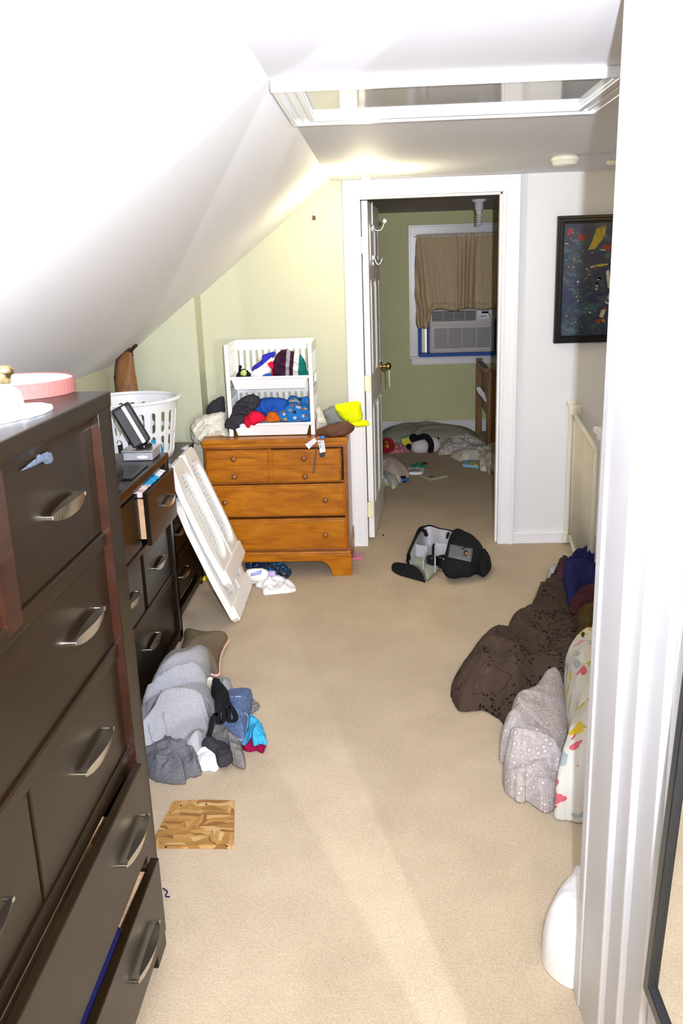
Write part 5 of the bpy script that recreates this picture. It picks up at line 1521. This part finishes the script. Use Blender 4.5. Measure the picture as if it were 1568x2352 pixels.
for pts_ in ([(940, 700), (965, 780), (1000, 830), (1025, 890), (1010, 928), (965, 920), (960, 870), (950, 800)], [(915, 820), (925, 890), (895, 945), (865, 930), (870, 880), (840, 860)], [(850, 860), (815, 920), (800, 1000), (782, 1065)]):
    q_ = spline([U(x, y_, 'z', 0.125) for x, y_ in TL(pts_)], 6, False)
    g = G()
    pv = None
    for i, p in enumerate(q_):
        t = (q_[min(i + 1, len(q_) - 1)] - q_[max(i - 1, 0)]).normalized()
        sd_ = t.cross(Vector((0, 0, 1))).normalized() * 0.0085
        cr = [g.bm.verts.new(p + sd_ + Vector((0, 0, .003))), g.bm.verts.new(p - sd_ + Vector((0, 0, .003))), g.bm.verts.new(p - sd_), g.bm.verts.new(p + sd_)]
        if pv:
            for a_ in range(4): g.bm.faces.new((pv[a_], pv[(a_ + 1) % 4], cr[(a_ + 1) % 4], cr[a_]))
        pv = cr
    g.done('strap', 'cloth_black', br2)

# strand board square, lint
g = G(); ob = [U(x, y_, 'z', 0.0) for x, y_ in ((397, 1847), (470, 1844), (539, 1846), (538, 1900), (537, 1951), (450, 1950), (345, 1950), (372, 1898))]
ob = [Vector((p.x, p.y, 0.001)) for p in ob]
sb = thing('strand_board', sum(ob, Vector()) / 8, 'square offcut of strand board on the near carpet', 'board')
g.prism(ob, (0, 0, 0.011)); g.done('panel', 'strand_board', sb)
for (x, y_) in ((415, 1851), (474, 1848), (521, 1944), (381, 1946)):
    g = G(); g.cyl(U(x, y_, 'z', 0.0115), U(x, y_, 'z', 0.0115) + Vector((0, 0, 0.002)), 0.0032, seg=10); g.done('screw_head', 'black_plastic', sb, label='dark screw head')
g = G(); q_ = [U(x, y_, 'z', 0.006) for x, y_ in ((374, 2040), (384, 2048), (380, 2058), (390, 2060))]; g.tube(spline(q_, 4, False), 0.002, 5)
tag(g.done('lint', 'cloth_navy'), 'bit of dark blue lint on the carpet by the tall dresser foot', 'lint')

# ------------------------------------------------------------------ camera backpack
TB = lambda pts: zz(pts, 880, 1180, 0.1722)
bag = thing('camera_backpack', U(1010, 1290, 'z', 0.0), 'black camera backpack lying open on the carpet before the door', 'backpack')


def wpoly(pts, z): return [U(x, y_, 'z', z) for x, y_ in TB(pts)]


def rpoly(pts): return [U(*TB([(x, y_)])[0], 'z', z) for x, y_, z in pts]


rim_o = rpoly([(318, 530, .085), (400, 340, .125), (470, 190, .125), (560, 155, .125), (640, 150, .125), (760, 190, .125), (950, 240, .125), (990, 420, .12), (880, 640, .05), (780, 650, .03), (560, 590, .028), (345, 568, .035)])
rim_i = rpoly([(362, 530, .085), (430, 360, .125), (520, 215, .125), (570, 178, .125), (630, 170, .125), (750, 205, .125), (915, 250, .125), (950, 430, .12), (850, 620, .05), (770, 636, .03), (560, 578, .028), (380, 552, .035)])
ro, ri = spline(rim_o, 6), spline(rim_i, 6)
ccc = sum(ro, Vector()) / len(ro)
g = G()
lay = [[p.copy() for p in ri], [p + (p - ccc).normalized() * 0 + Vector((0, 0, 0.004)) for p in [(a_ + b_) / 2 for a_, b_ in zip(ro, ri)]], ro, [Vector((p.x, p.y, p.z * 0.5)) + (Vector((p.x, p.y, 0)) - Vector((ccc.x, ccc.y, 0))).normalized() * 0.006 for p in ro], [Vector((p.x, p.y, 0.004)) - (Vector((p.x, p.y, 0)) - Vector((ccc.x, ccc.y, 0))).normalized() * 0.012 for p in ro]]
vr = [[g.bm.verts.new(p) for p in L_] for L_ in lay]
k_ = len(ro)
for a_, b_ in zip(vr[:-1], vr[1:]):
    for i in range(k_): g.bm.faces.new((a_[i], a_[(i + 1) % k_], b_[(i + 1) % k_], b_[i]))
g.bm.faces.new(vr[-1])
g.done('shell', 'bag_nylon_black', bag, smooth=True)
g = G()
r0 = [g.bm.verts.new(p) for p in ri]
r1_ = [g.bm.verts.new(Vector((p.x, p.y, 0.02)) * 1.0 + (Vector((ccc.x, ccc.y, 0)) - Vector((p.x, p.y, 0))) * 0.08) for p in ri]
for i in range(k_): g.bm.faces.new((r0[i], r1_[i], r1_[(i + 1) % k_], r0[(i + 1) % k_]))
g.bm.faces.new(r1_)
g.done('lining', 'bag_lining_grey', bag, label='light grey padded lining')
g = G()
def divider(a_, b_, z0, z1, th=0.008):
    pa, pb_ = wpoly([a_, b_], 0.11)
    pa, pb_ = Vector((pa.x, pa.y, 0)), Vector((pb_.x, pb_.y, 0))
    nn = (pb_ - pa).cross(Vector((0, 0, 1))).normalized() * th / 2
    q = G(); q.prism([pa + nn + Vector((0, 0, z0)), pb_ + nn + Vector((0, 0, z0)), pb_ - nn + Vector((0, 0, z0)), pa - nn + Vector((0, 0, z0))], (0, 0, z1 - z0))
    q.done('divider', 'bag_lining_grey', bag, bevel=0.003)
divider((425, 395), (590, 425), 0.022, 0.105)
divider((585, 430), (530, 560), 0.022, 0.085)
divider((690, 400), (850, 415), 0.022, 0.115)
divider((690, 400), (690, 580), 0.022, 0.10)
for (x, y_, r_) in ((735, 395, 0.038), (650, 545, 0.030), (810, 550, 0.036)):
    p = wpoly([(x, y_)], 0.09)[0]
    q = G(); q.lathe((p.x, p.y, 0.023), [(0, 0), (r_, 0), (r_, 0.05), (r_ * .92, 0.058), (r_ * .8, 0.054), (0, 0.05)], 28)
    tag(q.done('camera_lens', 'black_gloss', smooth=False), {735: 'round black lens in the middle of the open backpack', 650: 'small black lens at the front left of the backpack insides', 810: 'black lens half under the backpack hood'}[x], 'lens', 'lenses in the open backpack')
q_ = wpoly([(480, 200), (560, 225), (595, 280), (585, 305), (550, 295), (530, 250)], 0.128)
cloth('buckle_strap', q_, UP, 0.012, 'bag_nylon_black', seed=71, parent=bag)
q_ = wpoly([(850, 265), (885, 262), (875, 300), (855, 335), (838, 320)], 0.128)
cloth('buckle_strap', q_, UP, 0.012, 'bag_nylon_black', seed=72, parent=bag)
# hood: the closed half
hd = [Vector((p.x, p.y, 0.05)) for p in wpoly([(870, 330), (900, 262), (960, 232), (1010, 242), (1130, 300), (1240, 370), (1320, 440), (1352, 490), (1350, 560), (1290, 640), (1170, 715), (1050, 725), (930, 740), (830, 715), (800, 640), (830, 480)], 0.085)]
ho = cloth('hood', hd, UP, 0.105, 'bag_nylon_black', seed=73, parent=bag, fold_amt=0.08, freq=6, wobble=0.002, power=3.0)
cloth('hood_base', [Vector((p.x, p.y, 0.052)) for p in hd][::-1], (0, 0, -1), 0.045, 'bag_nylon_black', seed=74, parent=bag, fold_amt=0.05, power=4)
tp_ = [Vector((p.x, p.y, 0.03)) for p in wpoly([(1240, 560), (1340, 500), (1400, 560), (1440, 640), (1400, 710), (1340, 762), (1270, 730), (1200, 690)], 0.055)]
cloth('top_end', tp_, UP, 0.075, 'bag_nylon_black', seed=75, parent=bag, fold_amt=0.2, freq=10, wobble=0.002)
cloth('top_end_base', [p.copy() for p in tp_][::-1], (0, 0, -1), 0.024, 'bag_nylon_black', seed=76, parent=bag, fold_amt=0.05)
pk = patch('front_pocket', ho, TB([(892, 412), (1195, 475), (1162, 648), (868, 585)]), 'bag_nylon_grey', bag, 14, 10, 0.004, 'grey front pocket')
lg = patch('logo_patch', ho, TB([(1080, 508), (1118, 508), (1112, 582), (1072, 578)]), 'black_plastic', pk, 5, 6, 0.008, 'small dark badge')
g = trace('logo_mark', ho, TB([(1092, 520), (1106, 518), (1110, 532), (1102, 542), (1094, 535)]), 'logo_orange', 0.0030, parent=pk, lift=0.020)
trace('zip_pull', ho, TB([(1050, 480), (1085, 460), (1120, 445), (1148, 440)]), 'bag_nylon_black', 0.006, parent=bag, lift=0.006)
# flap folded down towards the camera
fl = wpoly([(285, 628), (370, 552), (560, 585), (800, 640), (700, 750), (590, 846), (540, 790), (470, 700), (390, 650)], 0.025)
fl = [Vector((p.x, p.y, 0.012)) for p in fl]
cloth('flap_lining', fl, UP, 0.028, 'bag_lining_green', seed=77, parent=bag, fold_amt=0.10, freq=7, wobble=0.001)
fb = [Vector((p.x, p.y, 0.004)) for p in wpoly([(112, 640), (165, 606), (300, 628), (420, 665), (510, 745), (562, 850), (500, 838), (360, 800), (200, 752), (122, 700)], 0.03)]
cloth('flap_edge', fb, UP, 0.020, 'bag_nylon_black', seed=78, parent=bag, fold_amt=0.10, freq=7, wobble=0.001)
for pts_ in ([(290, 775), (240, 780), (195, 790)], [(490, 840), (520, 870), (545, 880)], [(800, 680), (800, 740), (805, 765)], [(740, 720), (738, 745)]):
    q_ = [U(x, y_, 'z', 0.010) for x, y_ in TB(pts_)]
    g = G(); g.tube(spline(q_, 4, False), 0.006, 6); g.done('strap_end', 'bag_nylon_black', bag)
q_ = [Vector((p.x, p.y, 0.003)) for p in wpoly([(870, 735), (945, 735), (940, 798), (880, 790)], 0.02)]
cloth('side_pad', q_, UP, 0.03, 'bag_nylon_black', seed=79, parent=bag)
g = G(); g.ball(U(880, 1229, 'z', 0.004), 0.006, 8); tag(g.done('crumb', 'black_plastic'), 'tiny dark crumb on the carpet left of the backpack', 'crumb')

# ------------------------------------------------------------------ bedding heap on the right
T8 = lambda pts: zz(pts, 1000, 880, 0.3622)
T2 = lambda pts: zz(pts, 1000, 1400, 0.287)
GR = 'bedding and clothes heaped by the stair gate'
floor_cloth('sheet', T8([(700, 1400), (700, 1300), (705, 1210), (740, 1150), (800, 1140), (830, 1200), (780, 1350), (740, 1430)]), 0.004, 0.10, 'print_rings_grey', 'end of a ring-print sheet far behind the brown duvet', 'sheet', GR, seed=81, zmid=.03)
dv = floor_cloth('duvet', T8([(95, 1900), (125, 1855), (180, 1808), (250, 1825), (350, 1770), (405, 1690), (460, 1590), (560, 1535), (640, 1480), (710, 1400), (750, 1300), (800, 1190), (900, 1130), (1150, 1100), (1350, 1300), (1350, 1900), (1000, 2050), (760, 1990), (600, 2020), (480, 2120), (390, 2060), (300, 2015), (160, 2020), (110, 1960)]), 0.006, 0.20, 'print_brown_floral', 'dark brown duvet with black curls and spots spread over the carpet', 'duvet', GR, seed=82, xmax=0.99, zmid=0.04, freq=3.6, fold_amt=0.5, ang=2.3, rings=70, flat=0.6, fine=0.15)
floor_cloth('trousers', T8([(990, 1010), (1015, 950), (1060, 918), (1105, 925), (1105, 1010), (1040, 1025)]), 0.24, 0.06, 'cloth_wine', 'dark brown trousers at the back of the bedding heap', 'trousers', GR, seed=83, zmid=.04)
floor_cloth('jumper', T8([(815, 1200), (815, 1120), (860, 1065), (940, 1030), (1060, 975), (1110, 965), (1110, 1245), (1060, 1262), (930, 1280), (880, 1322), (845, 1315), (830, 1250)]), 0.17, 0.12, 'cloth_navy', 'navy blue jumper on top of the brown duvet', 'jumper', GR, seed=84, zmid=.06, freq=6)
floor_cloth('sock', T8([(765, 1190), (790, 1140), (832, 1110), (838, 1170), (805, 1198)]), 0.17, 0.04, 'cloth_wine', 'mauve sock at the left edge of the navy jumper', 'sock', GR, seed=85, zmid=.04)
floor_cloth('shirt', T8([(855, 1370), (880, 1295), (940, 1270), (1040, 1262), (1120, 1255), (1120, 1345), (1040, 1350), (930, 1385)]), 0.16, 0.09, 'cloth_wine', 'dark plum shirt between the navy jumper and olive cloth', 'clothes', GR, seed=86, zmid=.06, freq=12)
floor_cloth('shirt', T8([(895, 1480), (905, 1400), (1040, 1345), (1120, 1335), (1120, 1600), (1040, 1570), (960, 1590), (900, 1660)]), 0.15, 0.09, 'cloth_olive', 'dark olive cloth above the colourful quilt', 'clothes', GR, seed=87, zmid=.06, freq=7)
floor_cloth('sheet', T2([(1030, 482), (930, 490), (860, 545), (780, 635), (680, 735), (610, 800), (592, 860), (600, 900), (540, 970), (510, 1055), (575, 1105), (575, 1150), (545, 1180), (540, 1250), (585, 1330), (680, 1390), (740, 1380), (840, 1450), (900, 1465), (965, 1430), (1040, 1300), (1090, 1080), (1075, 800)]), 0.004, 0.19, 'print_rings_grey', 'grey sheet printed with white rings bunched at the heap front', 'sheet', GR, seed=88, zmid=0.07, freq=5, fold_amt=0.4, rings=60, ang=2.0, flat=0.42, fine=0.12)
floor_cloth('quilt', T2([(1022, 490), (1060, 385), (1120, 300), (1220, 225), (1320, 190), (1500, 190), (1640, 400), (1650, 1200), (1560, 1450), (1210, 1495), (1080, 1482), (960, 1460), (985, 1390), (1060, 1180), (1075, 1060), (1045, 760)]), 0.004, 0.26, 'print_quilt', 'cream quilt with red, yellow and green leaf shapes at the door frame', 'quilt', GR, seed=89, zmid=0.09, freq=3.5, fold_amt=0.25, rings=60, flat=0.36, fine=0.1)
TW = lambda pts: zz(pts, 1180, 1800, 0.2474)
wb = thing('white_tub', U(1310, 2130, 'z', 0.0), 'glossy white rounded tub on the carpet at the near door frame', 'tub')
p_ = [Vector((p.x, p.y, 0.0)) for p in [U(x, y_, 'z', 0.05) for x, y_ in TW([(600, 985), (500, 1010), (400, 1110), (330, 1230), (265, 1380), (275, 1520), (340, 1620), (440, 1700), (560, 1745), (760, 1700), (900, 1500), (900, 1200), (760, 1020)])]]
cloth('body', p_, UP, 0.15, 'white_plastic', seed=91, parent=wb, fold_amt=0.03, wobble=0, power=3, flat=0.4)
p_ = [Vector((p.x, p.y, 0.001)) for p in [U(x, y_, 'z', 0.04) for x, y_ in TW([(620, 730), (565, 735), (520, 830), (470, 930), (445, 1010), (500, 1100), (760, 1100), (800, 800)])]]
cloth('lid', p_, UP, 0.05, 'white_plastic', seed=92, parent=wb, fold_amt=0.02, wobble=0, power=3)

# ------------------------------------------------------------------ next room: toys, bed, bedding
T5 = lambda pts: zz(pts, 860, 960, 0.1913)
GN = 'toys scattered on the next room carpet'
floor_cloth('beanbag', T5([(60, 260), (60, 200), (260, 190), (420, 160), (560, 150), (700, 150), (820, 165), (900, 200), (1200, 195), (1210, 260), (700, 300), (400, 290)]), 0.002, 0.17, 'cloth_beanbag', 'flat grey-green blanket mound along the far baseboard', 'blanket', seed=101, fold_amt=0.15, freq=3, zmid=0.04)
floor_cloth('rag_rug', T5([(760, 370), (780, 280), (850, 215), (960, 195), (1060, 215), (1100, 160), (1170, 165), (1210, 220), (1320, 225), (1350, 300), (1345, 370), (1180, 368), (1060, 385), (950, 372), (860, 372)]), 0.004, 0.10, 'print_shreds', 'pale blanket speckled in many colours beside the bed post', 'blanket', seed=102, freq=9, fold_amt=0.6, zmid=0.05, rings=50, fine=0.2)
floor_cloth('blanket', T5([(910, 430), (960, 405), (1030, 420), (1060, 370), (1150, 358), (1280, 372), (1380, 350), (1480, 345), (1560, 380), (1560, 620), (1450, 645), (1420, 600), (1380, 635), (1340, 600), (1260, 580), (1270, 470), (1180, 475), (1080, 490), (980, 465)]), 0.004, 0.12, 'cloth_dull_cream', 'cream blanket trailing from the bed onto the carpet', 'blanket', seed=103, zmid=0.03, freq=7, centre=None)
g = G(); q_ = [U(x, y_, 'z', 0.02) for x, y_ in T5([(1055, 492), (1255, 515), (1250, 582), (1055, 560)])]; g.prism([Vector((p.x, p.y, 0.002)) for p in q_], (0, 0, 0.022))
bk2 = g.done('picture_book', 'book_sky', bevel=0.002); tag(bk2, 'sky blue and yellow book half under the cream blanket', 'book')
patch('cover_art', bk2, T5([(1180, 510), (1240, 517), (1240, 576), (1180, 572)]), 'toy_yellow', None, 3, 3, 0.001, 'yellow cover half')
patch('cover_art', bk2, T5([(1130, 535), (1170, 520), (1175, 550), (1140, 556)]), 'toy_lime', None, 3, 3, 0.001)
# panda
pcz = 0.0
pd = thing('plush_panda', U(*T5([(560, 425)])[0], 'z', 0.0), 'black and white plush panda lying on the next room carpet', 'soft toy', GN)
yb_ = pd.location.y + 0.10
s_ = lambda px: px * 0.1913 * (yb_ / FOC) * 1.03
def PB(x, y_, dy=0.0): return U(*T5([(x, y_)])[0], 'y', yb_ + dy)
g = G(); g.ball(PB(550, 340), s_(118), 28, (1.02, 1, 0.82)); g.done('body', 'cloth_plush_white', pd, smooth=True)
g = G(); g.ball(PB(705, 322, 0.02), s_(98), 28, (0.92, 1, 0.98)); g.done('head', 'cloth_plush_white', pd, smooth=True)
g = G(); g.tube(spline([PB(540, 235, -0.02), PB(610, 222, -.05), PB(668, 280, -.08), PB(680, 345, -.09), PB(668, 400, -.07)], 6, False), s_(34), 12); g.done('arm', 'cloth_plush_black', pd, smooth=True)
g = G(); g.ball(PB(470, 240, -0.02), s_(58), 20, (0.9, 1, 0.85)); g.ball(PB(515, 255, -.02), s_(40), 16); g.done('foot', 'cloth_plush_black', pd, smooth=True)
g = G(); g.ball(PB(412, 345, -0.02), s_(42), 20, (0.85, 1, 0.85)); g.done('foot', 'cloth_plush_black', pd, smooth=True)
g = G(); g.ball(PB(758, 250, 0.02), s_(20), 14); g.done('ear', 'cloth_plush_black', pd, smooth=True)
# green-edged yellow book behind the panda
g = G(); q_ = [U(x, y_, 'y', yb_ + 0.14) for x, y_ in T5([(305, 235), (440, 212), (470, 370), (335, 378)])]; g.prism(q_, (0, 0.012, 0.0)); bb = g.done('board_book', 'toy_green'); tag(bb, 'yellow board book with a green edge leaning behind the panda', 'book')
g = G(); q_ = [U(x, y_, 'y', yb_ + 0.138) for x, y_ in T5([(322, 255), (420, 232), (455, 348), (345, 364)])]; g.prism(q_, (0, 0.003, 0.0)); g.done('cover', 'toy_yellow', bb, label='yellow cover')
floor_cloth('plush_toy', T5([(85, 345), (90, 290), (130, 275), (200, 265), (240, 285), (235, 320), (170, 350), (120, 365)]), 0.03, 0.10, 'toy_red', 'red soft toy behind the pink net by the door leaf', 'soft toy', GN, seed=105, zmid=0.05)
g = G(); g.tube([p for p in spline([U(x, y_, 'z', 0.12) for x, y_ in T5([(130, 285), (150, 310), (155, 345)])], 4, False)], 0.010, 8); tag(g.done('ribbon', 'toy_yellow', smooth=True), 'yellow ribbon across the red soft toy', 'ribbon', GN)
floor_cloth('pyjamas', T5([(80, 400), (110, 365), (180, 345), (240, 350), (300, 375), (400, 390), (415, 410), (330, 425), (200, 432), (90, 425)]), 0.003, 0.06, 'print_toy_wrap', 'pink and white striped cloth beside the panda feet', 'clothes', GN, seed=106, freq=14)
floor_cloth('plastic_bag', T5([(80, 290), (90, 240), (160, 225), (250, 235), (310, 330), (260, 340), (200, 270)]), 0.003, 0.05, 'cloth_light_grey', 'thin grey plastic bag behind the red toy', 'bag', GN, seed=107)
floor_cloth('floor_pillow', T5([(-60, 480), (60, 440), (130, 435), (220, 450), (320, 510), (415, 612), (385, 650), (300, 705), (250, 700), (160, 665), (60, 620), (-60, 640)]), 0.005, 0.11, 'cloth_pale_pink', 'pale pink plump pillow next to the open door leaf', 'pillow', GN, seed=108, fold_amt=0.06, zmid=0.05, freq=3, power=2.0, fine=0.05)
floor_cloth('soft_roll', T5([(85, 640), (120, 635), (200, 680), (272, 720), (286, 765), (235, 806), (190, 790), (120, 720)]), 0.005, 0.06, 'cloth_pale_green', 'pale green-grey soft roll at the bottom of the open door', 'soft toy', GN, seed=109, fold_amt=0.1, zmid=0.03)
floor_cloth('sheet', T5([(50, 700), (90, 690), (160, 770), (130, 810), (110, 850), (60, 860), (20, 800)]), 0.002, 0.05, 'cloth_white', 'white cloth peeping out beside the door leaf bottom', 'cloth', GN, seed=110)
# drawing tablet toy
q_ = [U(x, y_, 'z', 0.01) for x, y_ in T5([(380, 655), (410, 612), (560, 612), (596, 625), (590, 650), (550, 668), (400, 668)])]
g = G(); g.prism([Vector((p.x, p.y, 0.002)) for p in spline(q_, 5)], (0, 0, 0.02)); tb = g.done('drawing_tablet', 'white_plastic'); tag(tb, 'white toy drawing tablet with grey screen beside the pink pillow', 'toy tablet', GN)
patch('screen', tb, T5([(425, 618), (555, 618), (530, 650), (405, 652)]), 'grey_plastic', None, 4, 4, 0.001, 'grey screen')
q_ = [U(x, y_, 'z', 0.0) for x, y_ in T5([(555, 670), (596, 650), (600, 630), (596, 628)])]
g = G(); c_ = U(*T5([(520, 580)])[0], 'z', 0.014)
for k in range(5): g.ball(c_ + Vector((0.05 * math.cos(k * 1.3), 0.09 * math.sin(k * 1.3), 0)), 0.016 + 0.004 * (k % 2), 12, (1.3, 1.3, 0.7))
g.ball(c_, 0.03, 14, (1.2, 1.6, 0.6)); tag(g.done('toy_turtle', 'toy_green', smooth=True), 'small green plastic toy on the next room carpet', 'toy', GN)
g = G(); q_ = [U(x, y_, 'z', 0.010) for x, y_ in T5([(550, 560), (580, 545), (600, 540), (628, 548)])]; g.tube(spline(q_, 4, False), 0.011, 7); tag(g.done('toy_stick', 'leather_brown', smooth=True), 'thin brown toy behind the green plastic toy', 'toy', GN)
q_ = [U(x, y_, 'z', 0.0) for x, y_ in T5([(545, 712), (720, 672), (880, 714), (670, 762)])]
g = G(); g.prism([Vector((p.x, p.y, 0.002)) for p in q_], (0, 0, 0.018)); pb2 = g.done('puzzle_board', 'board_cream', bevel=0.002); tag(pb2, 'square cream puzzle board in the middle of the next room', 'board', GN)
patch('print', pb2, T5([(655, 702), (710, 698), (705, 708), (660, 712)]), 'black_plastic', None, 3, 3, 0.001)
c_ = U(*T5([(338, 768)])[0], 'z', 0.0)
tc = thing('toy_car', c_, 'small blue toy car on the carpet beside the open door', 'toy car', GN)
CM = Matrix.Translation(c_ + Vector((0, 0, 0.008))) @ Matrix.Rotation(-0.5, 4, 'Z')
g = G(); g.box((-0.045, -0.022, 0.0), (0.045, 0.022, 0.022), 0.006, CM); g.done('body', 'toy_blue', tc)
g = G(); g.box((-0.022, -0.018, 0.021), (0.022, 0.018, 0.040), 0.007, CM); g.done('cabin', 'black_gloss', tc)
for wx in (-0.027, 0.027):
    for wy_ in (-0.023, 0.023):
        g = G(); g.cyl(CM @ Vector((wx, wy_ - 0.004, 0.002)), CM @ Vector((wx, wy_ + 0.004, 0.002)), 0.010, seg=16); g.done('wheel', 'black_plastic', tc)
g = G(); g.ball(U(*T5([(287, 720)])[0], 'z', 0.014), 0.014, 12); tag(g.done('toy_bead', 'toy_red', smooth=True), 'tiny red bead next to the blue toy car', 'toy', GN)
g = G(); g.ball(U(*T5([(170, 798)])[0], 'z', 0.012), 0.014, 12, (1.6, 1, 0.7)); tag(g.done('toy_chip', 'toy_yellow', smooth=True), 'small yellow toy piece at the foot of the open door', 'toy', GN)
g = G(); g.ball(U(1140, 1178, 'z', 0.008), 0.010, 10, (1.5, 1, 0.8)); tag(g.done('crumb', 'cloth_pale_pink', smooth=True), 'small pale scrap on the carpet at the right door jamb', 'crumb')

# bunk bed end with a rail
be = thing('bed', (0.98, 8.1, 0), 'brown wooden bed end with two posts in the next room', 'bed')
yn, yf_ = 7.80, 8.42
pn0, pn1 = U(1118, 1030, 'y', yn), U(1136, 1030, 'y', yn)
zpt = U(1127, 852, 'y', yn).z
g = G(); g.box((pn0.x, yn, 0.0), (pn1.x, yn + 0.06, zpt), 0.005); g.done('post', 'bed_oak', be)
pf0, pf1 = U(1092, 990, 'y', yf_), U(1106, 990, 'y', yf_)
zpf = U(1099, 824, 'y', yf_).z
g = G(); g.box((pf0.x, yf_, 0.0), (pf1.x, yf_ + 0.05, zpf), 0.005); g.done('post', 'bed_oak', be)
g = G(); g.box((pn0.x + .012, yn + .05, 0.27), (pn0.x + 0.035, yf_ + .01, zpt - 0.03), 0.003); g.done('end_panel', 'bed_oak', be, label='dark side panel between the posts')
g = G(); g.box((pf0.x, yn + .03, zpt - .02), (pf0.x + 0.06, yf_ + .03, zpt + 0.02), 0.004); g.done('top_rail', 'bed_oak', be)
g = G(); g.box((pn1.x, yn + 0.08, 0.25), (1.95, yn + 0.12, 0.42), 0.005); g.done('side_rail', 'bed_oak', be)
g = G(); g.box((pn1.x + .02, yn + .12, 0.30), (1.95, yf_ + 0.1, 0.45), 0.03); g.done('mattress', 'cloth_dull_cream', be)
zq = 0.46
o = cloth('comforter', [Vector(p) for p in ((pn1.x + .005, yn + .04, zq), (1.5, yn + .04, zq), (1.9, yn + .2, zq), (1.9, yf_, zq), (1.3, yf_ + .05, zq), (pn1.x + .01, yf_ - .02, zq))], UP, 0.30, 'print_comic', seed=120, freq=5)
tag(o, 'dark green printed comforter piled on the bed behind the post', 'comforter')
cl = cloth('shirt', [U(x, y_, 'y', yn + 0.02) for x, y_ in zz([(1130, 290), (1165, 285), (1200, 330), (1222, 380), (1222, 430), (1180, 380), (1145, 340)], 820, 820, 0.2424)], (-0.3, -1, 0), 0.02, 'cloth_white', seed=121, freq=16)
tag(cl, 'white cloth hanging on the bed end panel', 'clothes')
